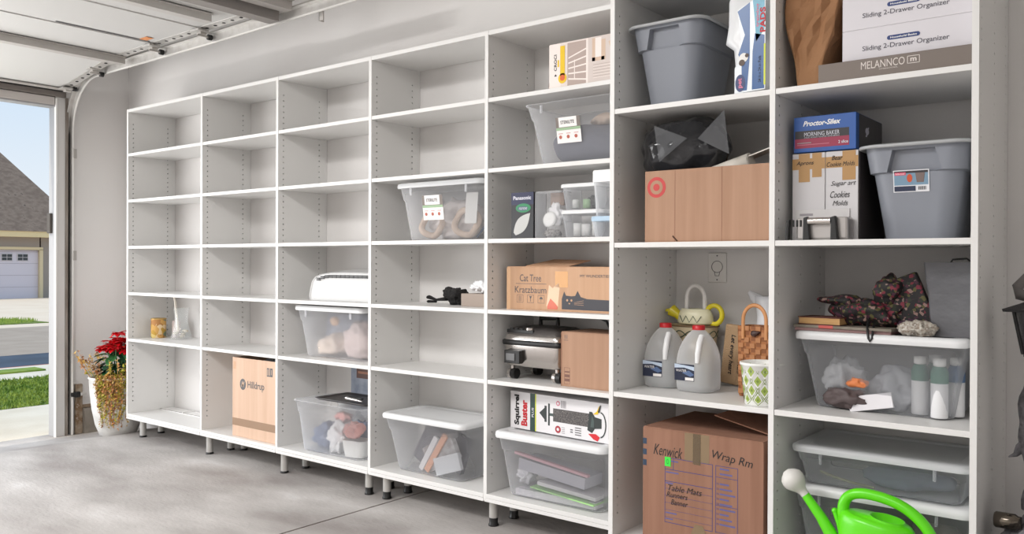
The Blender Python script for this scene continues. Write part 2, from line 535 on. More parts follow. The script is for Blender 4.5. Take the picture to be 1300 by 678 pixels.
hat(1.98, 0.07, 0.05, gy1 + 0.002, 2.60, M('brown_grey_steel_pale', (172, 167, 163), 0.55, 0.05))
for x, z in ((-0.53, 2.44), (-0.13, 2.525), (0.655, 2.56), (1.20, 2.565), (1.80, 2.565)):
    b = B()
    b.box(x - 0.045, x + 0.045, gy1 - 0.08, gy1 - 0.01, z - 0.006, z + 0.006, steel_m)
    b.box(x - 0.02, x + 0.02, gy1 - 0.05, gy1 - 0.01, z - 0.02, z - 0.006, dsteel_m)
    zr = z + 0.01 if x < -0.3 else z - 0.024
    b.cyl((x, gy1 - 0.06, zr), (x, gy1 + 0.02, zr), 0.006, dsteel_m, n=8)
    b.cyl((x, gy1 + 0.01, zr), (x, gy1 + 0.034, zr), 0.017, black_m, n=16)
    b.build('roller_hinge', gd, bevel=0.001)
b = B()
b.box(0.72, 0.80, -0.29, -0.245, 2.5715, 2.5735, M('orange_sticker', (226, 150, 96), 0.6))
b.box(0.70, 0.715, -0.78, -0.22, 2.5722, 2.5735, gink_m)
b.build('warning_sticker', gd, label='small orange sticker with a thin printed line')

# ------------------------------------------------------------------ shelving units
def side_with_holes(b, x, sgn, y0, y1, z0, z1, cols):
    """one face of a side panel, pierced by rows of shelf-pin holes"""
    hw = 0.006; depth = 0.010; r = 0.0043
    cuts = [y0] + [c for yc in cols for c in (yc - hw, yc + hw)] + [y1]
    for i in range(0, len(cuts), 2):
        a, c = cuts[i], cuts[i + 1]
        q = [(x, a, z0), (x, c, z0), (x, c, z1), (x, a, z1)]
        b.add(q if sgn > 0 else q[::-1], [(0, 1, 2, 3)], white_m)
    za, nz = z0 + 0.10, int((z1 - z0 - 0.16) / 0.032)
    zb = za + nz * 0.032
    for yc in cols:
        for lo, hi in ((z0, za), (zb, z1)):
            q = [(x, yc - hw, lo), (x, yc + hw, lo), (x, yc + hw, hi), (x, yc - hw, hi)]
            b.add(q if sgn > 0 else q[::-1], [(0, 1, 2, 3)], white_m)
        for k in range(nz):
            zc = za + 0.016 + k * 0.032
            out = []
            for j in range(8):
                t = j * PI / 4
                cx, cz = math.cos(t), math.sin(t)
                m = max(abs(cx), abs(cz))
                out.append((x, yc + cx / m * hw, zc + cz / m * 0.016))
            inn = [(x, yc + r * math.cos(j * PI / 4), zc + r * math.sin(j * PI / 4)) for j in range(8)]
            bot = [(x - sgn * depth, p[1], p[2]) for p in inn]
            fs = []
            for j in range(8):
                k2 = (j + 1) % 8
                f1, f2 = (j, k2, 8 + k2, 8 + j), (8 + j, 8 + k2, 16 + k2, 16 + j)
                fs += [f1, f2] if sgn > 0 else [f1[::-1], f2[::-1]]
            b.add(out + inn + bot, fs, white_m)
            b.add(bot if sgn > 0 else bot[::-1], [tuple(range(8))], M('hole_bottom_shade', (48, 43, 38), 0.9))  # bottoms coloured near black to deepen the shade in the holes
def side_panel(x, y0, y1, z0, z1, cols, parent, ox):
    b = B()
    xa, xb = x - ox, x - ox + TH
    b.add([(xa, y0, z0), (xb, y0, z0), (xb, y0, z1), (xa, y0, z1)], [(0, 1, 2, 3)], white_m)
    b.add([(xa, y1, z0), (xb, y1, z0), (xb, y1, z1), (xa, y1, z1)], [(3, 2, 1, 0)], white_m)
    b.add([(xa, y0, z1), (xb, y0, z1), (xb, y1, z1), (xa, y1, z1)], [(0, 1, 2, 3)], white_m)
    b.add([(xa, y0, z0), (xb, y0, z0), (xb, y1, z0), (xa, y1, z0)], [(3, 2, 1, 0)], white_m)
    side_with_holes(b, xb, 1, y0, y1, z0, z1, cols)
    side_with_holes(b, xa, -1, y0, y1, z0, z1, cols)
    return b.build('side_panel', parent)
labels = ['white open shelving unit at the far left, with the glass vase on one shelf',
          'white open shelving unit with only a moving box at its foot',
          'white open shelving unit with a white vented appliance halfway up',
          'white open shelving unit with a lone lidded bin of cases on its bottom board',
          'white open shelving unit holding the cat tree box and the bird feeder box',
          'white deeper shelving unit holding the water jugs and the wicker bag',
          'white deeper shelving unit at the right end, with the green watering can']
Z0, Z1 = 0.123, 2.260
SH5 = [0.665, 0.985, 1.305, 1.625, 1.945]
SH3 = [0.704, 1.275, 1.787]
leg_m = M('satin_leg', (196, 194, 190), 0.35, 0.5)
for i in range(7):
    deep = i >= 5
    y0 = -0.160 if deep else 0.0
    yb = WY - 0.012
    x0, x1 = XS[i], XS[i + 1]
    u = thing('shelving_unit', labels[i], 'shelving unit', (x0, y0, 0), group='white shelving units along the wall')
    pcols = [0.037, 0.25, 0.455] if deep else [0.037, 0.292]
    side_panel(x0, 0.0, WY - 0.0015 - y0, Z0, Z1, pcols, u, x0)
    if i == 6: side_panel(x1 - TH, 0.0, WY - 0.0015 - y0, Z0, Z1, pcols, u, x0)
    xr = (x1 - x0) - (TH if i == 6 else 0) - 0.0004
    xl = TH + 0.0004
    b = B(); b.box(xl, xr, 0.001, yb - y0, Z1 - 0.02, Z1, white_m); b.build('top_panel', u, bevel=0.001)
    b = B()
    b.box(xl, xr, -0.001, yb - y0 - 0.012, Z0 + 0.013, Z0 + 0.032, white_m)
    b.box(xl - 0.012 if i else 0.003, xr, -0.002, 0.017, Z0 - 0.004, Z0 + 0.012, white_m)
    b.build('base_panel', u, bevel=0.001)
    for z in (SH3 if deep else SH5):
        b = B(); b.box(xl, xr, 0.002, yb - y0 - 0.004, z - 0.0095, z + 0.0095, white_m); b.build('shelf', u, bevel=0.001)
    legs = {0: [(0.135, 0.05), (0.10, 0.20)], 1: [(0.03, 0.05), (0.03, 0.20), (0.10, 0.25)], 2: [(0.02, 0.05), (0.02, 0.20), (0.735, 0.05), (0.735, 0.20)],
            3: [(0.09, 0.05), (0.09, 0.20)], 4: [(0.02, 0.05), (0.02, 0.20)], 5: [(0.05, 0.06), (0.05, 0.40)], 6: [(0.04, 0.06), (0.04, 0.40), (0.59, 0.06), (0.59, 0.40)]}[i]
    tall = i in (2, 3, 4)
    for k, (lx, ly) in enumerate(legs):
        ft = 0.012 if (i < 2 or (i == 2 and k < 2)) else 0.038
        b = B(); b.cyl((lx, ly, ft), (lx, ly, Z0 + 0.0125), 0.021, leg_m); lg = b.build('leg', u)
        b = B(); b.lathe([(0.0, 0.0), (0.024, 0.0), (0.024, 0.006), (0.0205, 0.012), (0.0205, ft)], black_m, c=(lx, ly, 0.0005)); b.build('foot', lg, label='black adjustable foot')

# ------------------------------------------------------------------ reusable builders
def bin_parts(t, w, d, h, mat, taper=0.03, lid=None, rim=True, label_art=None, tabs=True, r=0.035, shoulder=0.74, lidh=0.016):
    """tapered plastic storage bin, root at the centre of its base"""
    hb = h - (lidh if lid else 0)
    wb, db = w - 2 * taper - 0.02, d - 2 * taper - 0.02
    def ring(f, g, z): return rrect(wb + 2 * taper * f + g, db + 2 * taper * f + g, r, z)
    b = B()
    rings = [rrect(wb - 0.03, db - 0.03, r * 0.7, 0.0015), rrect(wb - 0.008, db - 0.008, r, 0.004), ring(0.0, 0, 0.014), ring(shoulder, -0.006, hb * shoulder), ring(shoulder, 0.004, hb * shoulder + 0.006), ring(1, 0.004, hb - 0.008)]
    rings += [ring(1, 0.018, hb - 0.008), ring(1, 0.018, hb - 0.002), ring(1, 0.004, hb - 0.002)]
    b.loft(rings, mat, True, False)
    b.build('tub', t)
    if lid:
        b = B()
        zt = hb + 0.0005
        rr = [rrect(wb + 2 * taper + 0.026, db + 2 * taper + 0.026, r, zt - 0.010), rrect(wb + 2 * taper + 0.030, db + 2 * taper + 0.030, r, zt), rrect(wb + 2 * taper + 0.026, db + 2 * taper + 0.026, r, zt + lidh * 0.7),
              rrect(wb + 2 * taper + 0.01, db + 2 * taper + 0.01, r, zt + lidh), rrect(wb + 2 * taper - 0.05, db + 2 * taper - 0.05, r, zt + lidh), rrect(wb + 2 * taper - 0.06, db + 2 * taper - 0.06, r, zt + lidh * 0.7)]
        b.loft(rr, lid, False, True)
        b.loft([rrect(wb + 2 * taper + 0.026, db + 2 * taper + 0.026, r, zt - 0.010), rrect(wb + 2 * taper + 0.006, db + 2 * taper + 0.006, r, zt - 0.001)], lid, False, False)
        b.build('lid', t)
    if tabs:
        for sx in (-1, 1):
            b = B()
            xx = sx * (wb / 2 + taper - 0.09)
            b.box(xx - 0.004, xx + 0.004, -db / 2 - taper - 0.010, -db / 2 - taper - 0.002, hb - 0.045, hb - 0.010, mat)
            b.build('latch_rib', t, bevel=0.001)
def cloth(name, label, cat, c, r, mat, amp=0.3, freq=9, seed=1, rz=0.0, ridge=True, sub=4, group=None):
    b = B(); b.blob((0, 0, r[2] * 0.8), r, mat, amp, freq, seed, sub, True, ridge)
    o = b.build(name, loc=c, rz=rz)
    return tag(o, label, cat, group)
def sheet(name, label, cat, c, size, rot, mat, bevel=0.001):
    b = B(); x, y, z = size; b.box(-x / 2, x / 2, -y / 2, y / 2, 0, z, mat)
    o = b.build(name, loc=c, bevel=bevel); o.rotation_euler = rot
    return tag(o, label, cat)
def carton(t, w, d, h, mat, closed=True, flaps=(), tape=None, name='carton'):
    """box, root at front-left-bottom corner; front is y=0"""
    b = B(); k = 0.004
    b.box(0, w, 0, d, 0, k, mat)
    b.box(0, w, 0, k, k, h, mat); b.box(0, w, d - k, d, k, h, mat)
    b.box(0, k, k, d - k, k, h, mat); b.box(w - k, w, k, d - k, k, h, mat)
    b.build('carton_body', t, bevel=0.0012)
    if closed:
        b = B(); b.box(0.002, w - 0.002, 0.001, d / 2 - 0.001, h, h + k, mat); b.build('flap', t, bevel=0.001)
        b = B(); b.box(0.002, w - 0.002, d / 2 + 0.001, d - 0.001, h, h + k, mat); b.build('flap', t, bevel=0.001)

# ------------------------------------------------------------------ unit 1: keepsakes
S5 = [z + 0.0096 for z in SH5]
BASE = 0.1552
B5 = BASE + 0.0004
t = thing('candle_tin', 'gold printed tin candle on the shelf of the far left unit', 'candle tin', (0.118, 0.17, S5[0]))
gold = checker_mat('gold_print', None, None, 34, vor=True, cols=[(206, 160, 88), (176, 124, 70), (214, 190, 120), (120, 140, 120), (190, 150, 60), (226, 200, 160)])
b = B(); b.lathe([(0.0, 0), (0.047, 0), (0.05, 0.003), (0.05, 0.128)], gold); b.build('tin_body', t)
b = B(); b.lathe([(0.05, 0.128), (0.052, 0.130), (0.052, 0.136), (0.044, 0.138), (0.0, 0.132)], M('brass', (196, 160, 96), 0.35, 0.6), cap0=False); b.build('tin_rim', t)
t = thing('candle_jar', 'small clear patterned jar between the gold tin and the vase', 'jar', (0.215, 0.25, S5[0]))
b = B(); b.lathe([(0.0, 0), (0.028, 0), (0.030, 0.003), (0.030, 0.12), (0.027, 0.12), (0.027, 0.006), (0, 0.006)], M('pinkish_glass', (224, 206, 200), 0.2, alpha=0.55)); b.build('glass_wall', t)
b = B(); b.lathe([(0.0, 0.007), (0.0265, 0.007), (0.0265, 0.07), (0.0, 0.07)], M('wax', (236, 228, 216), 0.5)); b.build('candle', t)
glass_m = M('clear_glass', (240, 246, 248), 0.04, alpha=0.12, spec=0.9)
t = thing('glass_vase', 'flared clear glass vase filled with white shells', 'vase', (0.335, 0.215, S5[0]))
b = B(); b.lathe([(0.0, 0), (0.072, 0), (0.075, 0.006), (0.066, 0.03), (0.05, 0.09), (0.044, 0.15), (0.05, 0.20), (0.056, 0.215), (0.052, 0.215), (0.040, 0.15), (0.046, 0.09), (0.062, 0.03), (0.066, 0.008), (0, 0.007)], glass_m); b.build('vase_body', t)
shell_m = M('shell', (232, 226, 214), 0.5, var=(60, (170, 158, 142)))
for k in range(9):
    a = k * 2.4; rr = 0.02 + 0.012 * (k % 3)
    b = B(); b.blob((0, 0, 0), (0.02, 0.014, 0.012), shell_m, 0.5, 60, k, 2, False)
    o = b.build('seashell', loc=(0.335 + rr * math.cos(a), 0.215 + rr * math.sin(a), S5[0] + 0.022 + 0.011 * (k % 5)), rz=a)
    tag(o, 'white seashell inside the clear glass vase', 'seashell', 'seashells in the vase')
b = B(); b.tube([(0.0, 0.0, 0.0), (-0.016, 0, 0.10), (-0.035, 0.0, 0.20), (-0.05, 0, 0.24)], [0.009, 0.008, 0.007, 0.006], M('bleached_twig', (242, 234, 222), 0.6), 8)
tag(b.build('twig', loc=(0.318, 0.20, S5[0] + 0.05)), 'pale bleached twig leaning out of the glass vase', 'twig')
b = B(); b.box(0, 0.875, 0, 0.095, 0, 0.006, white_m); b.box(0.0, 0.875, 0.004, 0.010, 0.006, 0.0065, M('strip_groove', (90, 86, 82), 0.7)); b.box(0.30, 0.304, 0.0, 0.095, 0.006, 0.014, white_m)
o = b.build('filler_strip', loc=(0.03, 0.225, B5), bevel=0.0008); tag(o, 'loose white filler strip on the bottom board of the far left unit', 'filler strip')

# ------------------------------------------------------------------ unit 2: moving box
t = thing('moving_box', 'tall open pale cardboard moving box printed Hilldrup, in the second unit', 'cardboard box', (1.228, 0.03, B5))
carton(t, 0.455, 0.27, 0.475, cardl_m, closed=False)
b = B()
b.disc(0.107, 0.318, 0.030, gink_m, l=1, rz=0.034)
b.text('M', 0.090, 0.302, 0.034, 0.034, cardl_m, l=2, shear=0.5, bold=0.02)
b.text('Hilldrup', 0.155, 0.288, 0.165, 0.055, gink_m, bold=0.012)
b.rect(0.345, 0.40, 0.385, 0.435, gink_m); b.rect(0.352, 0.358, 0.392, 0.428, cardl_m, l=2); b.rect(0.368, 0.374, 0.392, 0.44, cardl_m, l=2); b.rect(0.386, 0.39, 0.396, 0.425, cardl_m, l=2)
b.rect(0.01, 0.035, 0.405, 0.45, M('faint_print', (200, 160, 130), 0.7))
b.rect(0.0, 0.454, 0.065, 0.11, M('pale_brown_tape', (176, 146, 120), 0.3, alpha=0.6), l=1)
b.build('printing', t)
cloth('plastic_wrap', 'crumpled grey plastic showing in the top of the tall moving box', 'plastic wrap', (1.47, 0.165, 0.53), (0.13, 0.09, 0.055), M('grey_film', (170, 172, 178), 0.2, bump=(30, 0.5)), 0.3, 14, 3)

# ------------------------------------------------------------------ unit 3
t = thing('storage_bin', 'lidded translucent bin of pale cloths, under the white vented appliance', 'storage bin', (2.09, 0.195, S5[0]), group='clear storage bins on the shelves')
bin_parts(t, 0.575, 0.30, 0.29, frost_m, 0.035, lidw_m, lidh=0.018)
cloth('folded_cloth', 'cream and pink folded cloth in the bin below the white appliance', 'folded cloth', (1.985, 0.19, S5[0] + 0.006), (0.125, 0.105, 0.075), M('cream_cloth', (246, 230, 216), 0.9), 0.3, 9, 2)
cloth('folded_cloth', 'pinkish folded cloth at the right inside the bin below the white appliance', 'folded cloth', (2.215, 0.19, S5[0] + 0.006), (0.115, 0.10, 0.12), M('pink_cloth', (242, 224, 220), 0.9), 0.3, 9, 5)
o = sheet('plastic_envelope', 'grey plastic envelope standing in the bin below the white appliance', 'envelope', (2.06, 0.20, S5[0] + 0.07), (0.34, 0.012, 0.17), (rad(-8), 0, 0), M('grey_blue_film', (150, 156, 172), 0.4))
b = B(); b.blob((0, 0, 0), (0.035, 0.02, 0.03), M('peach_shell', (226, 190, 160), 0.6), 0.3, 30, 3, 3, False)
tag(b.build('seashell', loc=(2.05, 0.135, S5[0] + 0.205)), 'peach seashell against the front of the bin below the white appliance', 'seashell')
# white vented appliance
t = thing('vent_appliance', 'rounded white plastic appliance with a dark slotted vent, lying on a shelf', 'appliance', (1.94, 0.06, S5[1]))
aw = M('appliance_white', (196, 196, 195), 0.35)
b = B()
rings = []
W, H, D = 0.505, 0.165, 0.26
outline = [(0.0, 0.0), (-0.018, 0.006), (-0.022, 0.03), (-0.012, 0.07), (0.0, 0.105), (0.03, 0.132), (0.08, 0.148), (0.16, 0.156), (0.28, 0.158), (0.40, 0.158), (W, 0.155), (W, 0.0)]
for yy, sc, dz in ((0.006, 0.97, 0.0), (0.0, 0.99, 0), (0.02, 1.0, 0.0), (0.10, 1.0, 0.012), (0.18, 0.98, 0.02), (0.26, 0.9, 0.02), (0.268, 0.85, 0.01)):
    rings.append([(W / 2 + (x - W / 2) * sc, yy, z * (1 if z < 0.05 else sc) + (dz if z > 0.1 else 0)) for x, z in outline])
b.loft(rings, aw, True, True); b.build('housing', t)
b = B()
for row in range(2):
    for k in range(13):
        x = 0.045 + k * 0.035; z = (0.1235 + 0.009 * row) + (-0.016 * (1 - k / 3) ** 2 if k < 3 else 0) + 0.004
        b.box(x, x + 0.029, -0.003, 0.004, z, z + 0.006, M('vent_black', (44, 44, 44), 0.6))
b.build('vent_slots', t, label='dark slotted vent')
# lower open bin
t = thing('storage_bin', 'open translucent bin of bagged things with a black tray across its top', 'storage bin', (2.115, 0.164, B5), group='clear storage bins on the shelves')
bin_parts(t, 0.565, 0.315, 0.285, clear_m, 0.03, None, tabs=False)
cloth('cloth_bundle', 'blue grey cloth bundle low at the left in the bin with the black tray', 'cloth', (1.985, 0.15, B5 + 0.006), (0.085, 0.10, 0.085), M('bluegrey_cloth', (136, 148, 176), 0.9), 0.35, 12, 4)
cloth('plastic_bag', 'crumpled white bag in the middle of the bin with the black tray', 'plastic bag', (2.115, 0.11, B5 + 0.006), (0.075, 0.06, 0.10), M('white_bag', (246, 246, 248), 0.4), 0.45, 14, 6)
cloth('cloth_bundle', 'slate blue cloth bundle at the back of the bin with the black tray', 'cloth', (2.19, 0.21, B5 + 0.006), (0.10, 0.06, 0.10), M('slate_cloth', (120, 130, 156), 0.9), 0.35, 12, 8)
cloth('cloth_bundle', 'salmon pink cloth bundle high in the bin with the black tray', 'cloth', (2.24, 0.12, B5 + 0.10), (0.08, 0.06, 0.05), M('salmon_cloth', (212, 150, 142), 0.9), 0.35, 12, 9)
cloth('cloth_bundle', 'small pink cloth near the left top of the bin with the black tray', 'cloth', (2.05, 0.20, B5 + 0.15), (0.06, 0.05, 0.035), M('rose_cloth', (216, 160, 156), 0.9), 0.35, 12, 11)
b = B(); b.loft([rrect(0.12, 0.09, 0.02, 0), rrect(0.15, 0.11, 0.025, 0.09), rrect(0.142, 0.102, 0.022, 0.09), rrect(0.112, 0.082, 0.018, 0.004)], pwhite_m, True, True)
tag(b.build('plastic_tub', loc=(2.262, 0.118, B5 + 0.006), rz=0.2), 'small white plastic tub at the right foot of the bin with the black tray', 'tub')
b = B(); b.loft([rrect(0.40, 0.22, 0.02, 0.0), rrect(0.43, 0.25, 0.02, 0.012), rrect(0.42, 0.24, 0.018, 0.012), rrect(0.39, 0.21, 0.015, 0.004)], M('charcoal_tray', (58, 54, 54), 0.4), True, True)
o = b.build('baking_tray', loc=(2.155, 0.20, B5 + 0.285)); tag(o, 'dark grey tray laid over the open bin', 'tray')
b = B(); b.tube([(0, 0, 0), (0.10, -0.02, 0.01), (0.17, -0.03, 0.012)], [0.012, 0.013, 0.009], black_m, 10, flat=0.6); b.tube([(0.06, -0.045, 0.008), (0.16, -0.06, 0.008), (0.20, -0.062, 0.006)], [0.010, 0.007, 0.004], chrome_m, 10)
tag(b.build('hand_tool', loc=(2.16, 0.12, B5 + 0.312)), 'black and chrome hand tool lying on the dark tray', 'tool')
t = thing('packaged_frame', 'brown and blue packaged frame standing behind the open bin', 'package', (1.955, 0.335, B5))
b = B(); b.box(0, 0.20, 0, 0.012, 0, 0.45, M('bluegrey_print', (138, 148, 168), 0.5, var=(14, (176, 184, 198), (214, 218, 224)))); b.build('package_body', t, bevel=0.002)
b = B(); b.box(0.055, 0.20, -0.006, -0.0005, 0.385, 0.448, M('mahogany', (96, 56, 40), 0.4)); b.box(0.07, 0.19, -0.008, -0.006, 0.412, 0.425, M('copper_edge', (170, 110, 80), 0.4)); b.build('wooden_edge', t, label='reddish brown wooden edge')

# ------------------------------------------------------------------ unit 4
def food_label(t, w, h, x, z, y, tilt, name='product_label'):
    b = B()
    b.T = Matrix.Translation((0, y, z)) @ Matrix.Rotation(rad(tilt), 4, 'X')
    y = z = 0.0
    b.rect(x, x + w, z, z + h, M('label_white', (236, 232, 230), 0.5), y)
    b.rect(x, x + w, z + h * 0.55, z + h, M('label_taupe', (120, 110, 104), 0.5), y, 2)
    b.rect(x + w * 0.12, x + w * 0.86, z + h * 0.62, z + h, M('label_white', (0, 0, 0)), y, 3)
    b.text('STERILITE', x + w * 0.2, z + h * 0.74, w * 0.56, h * 0.13, ink_m, y, 4, bold=0.02)
    b.rect(x, x + w, z + h * 0.50, z + h * 0.60, M('label_green', (150, 178, 142), 0.5), y, 4)
    for k in range(3):
        b.disc(x + w * (0.15 + 0.32 * k), z + h * 0.24, h * 0.07, M('label_orange', (176, 90, 70), 0.5), y, 4)
        b.rect(x + w * (0.08 + 0.32 * k), x + w * (0.26 + 0.32 * k), z + h * 0.36, z + h * 0.39, M('label_pink', (206, 160, 158), 0.5), y, 4)
    b.build(name, t, label='white product sticker with a green stripe')
t = thing('storage_bin', 'lidded clear bin of cream wreaths and sheets on an upper shelf, with a small sticker', 'storage bin', (2.935, 0.175, S5[2]), group='clear storage bins on the shelves')
bin_parts(t, 0.565, 0.31, 0.285, clear_m, 0.035, lidc_m, lidh=0.016)
food_label(t, 0.135, 0.12, -0.115, 0.10, -0.1245, 7.4)
rope_m = M('cream_rope', (222, 200, 182), 0.8, bump=(80, 0.6))
for cx, cz, R, lb in ((2.80, 0.075, 0.055, 'cream rope ring at the left inside the upper clear bin'), (3.03, 0.08, 0.06, 'cream rope ring at the right inside the upper clear bin')):
    b = B(); b.tube([(R * 1.25 * math.cos(a), 0.01 * math.sin(3 * a), R * math.sin(a)) for a in [2 * PI * k / 28 for k in range(28)]], 0.016, rope_m, 8, closed=True)
    tag(b.build('rope_wreath', loc=(cx, 0.13, S5[2] + cz + 0.006)), lb, 'wreath')
cloth('plastic_bag', 'white plastic bag filling the upper clear bin behind the rope rings', 'plastic bag', (2.91, 0.21, S5[2] + 0.006), (0.20, 0.075, 0.12), M('pale_pink_film', (232, 224, 222), 0.35), 0.35, 12, 3)
sheet('paper_sheet', 'white paper sheet standing at the right in the upper clear bin', 'paper', (3.08, 0.10, S5[2] + 0.08), (0.07, 0.002, 0.15), (rad(-6), 0, 0.1), pwhite_m)
b = B(); b.tube([(0, 0, 0), (0.03, 0.02, 0.05), (0.07, 0.03, 0.09), (0.09, 0.05, 0.14)], 0.012, M('blue_strap', (112, 130, 160), 0.7), 6, flat=0.4)
tag(b.build('blue_strap', loc=(3.07, 0.16, S5[2] + 0.015)), 'grey blue strap at the right end of the upper clear bin', 'strap')
# black thing and small box
t = thing('folding_brush', 'black crumpled glove and brush lying on the mostly empty shelf', 'brush', (2.80, 0.20, S5[1]), rz=0.0)
bf = M('black_fur', (24, 22, 22), 0.9, bump=(120, 1.0))
b = B(); b.blob((0.10, 0.0, 0.045), (0.085, 0.05, 0.055), bf, 0.5, 22, 3, 4, True); b.build('glove', t)
b = B(); b.tube([(0.04, 0.0, 0.03), (-0.04, 0.0, 0.022), (-0.09, 0.0, 0.035)], [0.022, 0.012, 0.02], bf, 8, flat=0.5); b.tube([(-0.05, 0.01, 0.012), (-0.10, 0.01, 0.012)], [0.012, 0.016], bf, 6, flat=0.5); b.build('brush_handle', t)
t = thing('tissue_box', 'small grey brown box with white plastic on top, on the shelf beside the black glove', 'box', (2.995, 0.13, S5[1]))
b = B(); k = M('taupe_card', (160, 146, 136), 0.8); b.box(0, 0.17, 0, 0.12, 0, 0.062, k); b.build('box_body', t, bevel=0.002)
cloth('plastic_wrap', 'crumpled white plastic wrap on top of the small taupe box', 'plastic wrap', (3.075, 0.19, S5[1] + 0.063), (0.07, 0.045, 0.036), M('white_wrap', (240, 240, 242), 0.25), 0.5, 22, 6)
sheet('paper_card', 'white card standing behind the small taupe box', 'card', (3.13, 0.285, S5[1]), (0.11, 0.004, 0.15), (0, 0, 0), pwhite_m)
# lower lidded bin
t = thing('storage_bin', 'white lidded bin of grey cases and an orange strip on a bottom board', 'storage bin', (2.835, 0.175, B5), group='clear storage bins on the shelves')
bin_parts(t, 0.555, 0.325, 0.290, clear_m, 0.045, lidw_m, tabs=False)
def leaning(name, label, cat, c, size, ang, mat, yrot=0.0):
    b = B(); x, y, z = size; b.box(-x / 2, x / 2, -y / 2, y / 2, 0, z, mat)
    o = b.build(name, loc=c, bevel=0.002); o.rotation_euler = (yrot, ang, 0)
    return tag(o, label, cat)
leaning('document_case', 'dark grey case leaning at the left in the bin with the orange strip', 'case', (2.735, 0.135, B5 + 0.040), (0.13, 0.03, 0.215), rad(30), M('case_grey', (92, 90, 100), 0.4))
leaning('wrapped_strip', 'white wrapped strip leaning beside the orange strip', 'strip', (2.752, 0.105, B5 + 0.015), (0.030, 0.012, 0.205), rad(32), M('white_film', (228, 228, 232), 0.3))
leaning('orange_strip', 'orange paper strip leaning inside the white lidded bin', 'paper strip', (2.800, 0.095, B5 + 0.015), (0.032, 0.012, 0.235), rad(34), M('orange_paper', (224, 164, 132), 0.6))
leaning('document_case', 'dark case standing behind the orange strip', 'case', (2.875, 0.165, B5 + 0.044), (0.21, 0.03, 0.185), rad(20), M('case_dark', (84, 82, 92), 0.4))
leaning('display_case', 'clear cased package tilted at the right of the orange strip', 'package', (2.915, 0.115, B5 + 0.058), (0.21, 0.03, 0.125), rad(-28), M('case_film', (186, 184, 186), 0.2, var=(25, (140, 132, 130))))
leaning('silver_package', 'silver foil package lying low at the right of the bin', 'package', (2.975, 0.078, B5 + 0.034), (0.17, 0.02, 0.085), rad(-18), M('foil', (206, 208, 212), 0.25, 0.4))
# ------------------------------------------------------------------ unit 5
t = thing('organizer_box', 'white box picturing wire baskets with a yellow tab, on the top shelf', 'box', (3.60, 0.02, S5[4]))
pk = M('pale_box_print', (226, 214, 208), 0.5)
b = B(); b.box(0, 0.408, 0, 0.25, 0, 0.192, pk); b.build('box_body', t, bevel=0.0015)
b = B()
br1, br2, br3 = M('print_taupe', (176, 158, 150), 0.5), M('print_cream', (236, 226, 220), 0.5), M('print_tan', (206, 180, 158), 0.5)
b.rect(0.0, 0.06, 0.0, 0.19, br2)
b.rect(0.095, 0.19, 0.005, 0.185, br1); b.rect(0.19, 0.20, 0, 0.19, br2, l=2); b.rect(0.20, 0.408, 0.0, 0.19, M('print_grey', (208, 196, 190), 0.5))
for k in range(5):
    z = 0.03 + k * 0.022
    b.poly([(0.10, z), (0.19, z + 0.010 * k - 0.012), (0.19, z + 0.010 * k - 0.006), (0.10, z + 0.006)], br2, l=2)
b.poly([(0.13, 0.03), (0.134, 0.03), (0.134, 0.11), (0.13, 0.11)], br2, l=3)
b.rect(0.22, 0.235, 0.09, 0.185, br3, l=2); b.rect(0.22, 0.28, 0.09, 0.105, br3, l=2); b.rect(0.265, 0.285, 0.09, 0.175, br3, l=2); b.rect(0.235, 0.265, 0.105, 0.185, br2, l=2)
b.poly([(0.30, 0.16), (0.33, 0.08), (0.345, 0.08), (0.315, 0.17)], br3, l=2); b.rect(0.36, 0.365, 0.02, 0.18, br2, l=2)
for k in range(10): b.rect(0.225, 0.40, 0.02 + k * 0.006, 0.0215 + k * 0.006, br1 if k % 2 else br2, l=3)
b.rect(0.058, 0.082, 0.05, 0.178, M('print_yellow', (228, 190, 20), 0.5), l=3)
b.disc(0.07, 0.04, 0.022, M('print_yellow'), l=3); b.disc(0.07, 0.042, 0.013, M('print_orange', (214, 96, 40), 0.5), l=4)
b.rect(0.044, 0.052, 0.09, 0.12, M('print_yellow'), l=3)
b.text('CROCI', 0.026, 0.075, 0.014, 0.07, ink_m, l=3, up=True, bold=0.02)
b.poly([(0.027, 0.052), (0.041, 0.052), (0.034, 0.062)], ink_m, l=3)
b.build('printing', t)
b = B(); b.prism([(0.0, 0.0), (0.075, 0.0), (0.07, 0.018), (0.004, 0.058)], 0, 0.003, cardd_m); b.prism([(0.0, 0.0), (0.045, 0.0), (0.045, 0.02)], -0.05, 0.0, cardd_m)
o = b.build('cardboard_flap', loc=(3.515, 0.13, S5[4])); tag(o, 'torn brown cardboard piece beside the box with the yellow tab', 'cardboard')
# bin with grey blanket
t = thing('storage_bin', 'clear open-topped bin of grey bedding with a sticker, second shelf from the top', 'storage bin', (3.735, 0.175, S5[3]), group='clear storage bins on the shelves')
bin_parts(t, 0.555, 0.32, 0.268, clear_m, 0.045, None)
food_label(t, 0.125, 0.11, -0.112, 0.088, -0.1220, 9.5)
cloth('blanket', 'grey folded blanket filling the bin below the box with the yellow tab', 'blanket', (3.735, 0.175, S5[3] + 0.006), (0.215, 0.115, 0.10), M('grey_blanket', (112, 114, 126), 0.9), 0.15, 6, 4, ridge=False)
cloth('folded_cloth', 'peach cloth on top of the grey blanket in the bin', 'folded cloth', (3.80, 0.17, S5[3] + 0.165), (0.10, 0.07, 0.03), M('peach_cloth', (222, 200, 182), 0.9), 0.3, 9, 7)
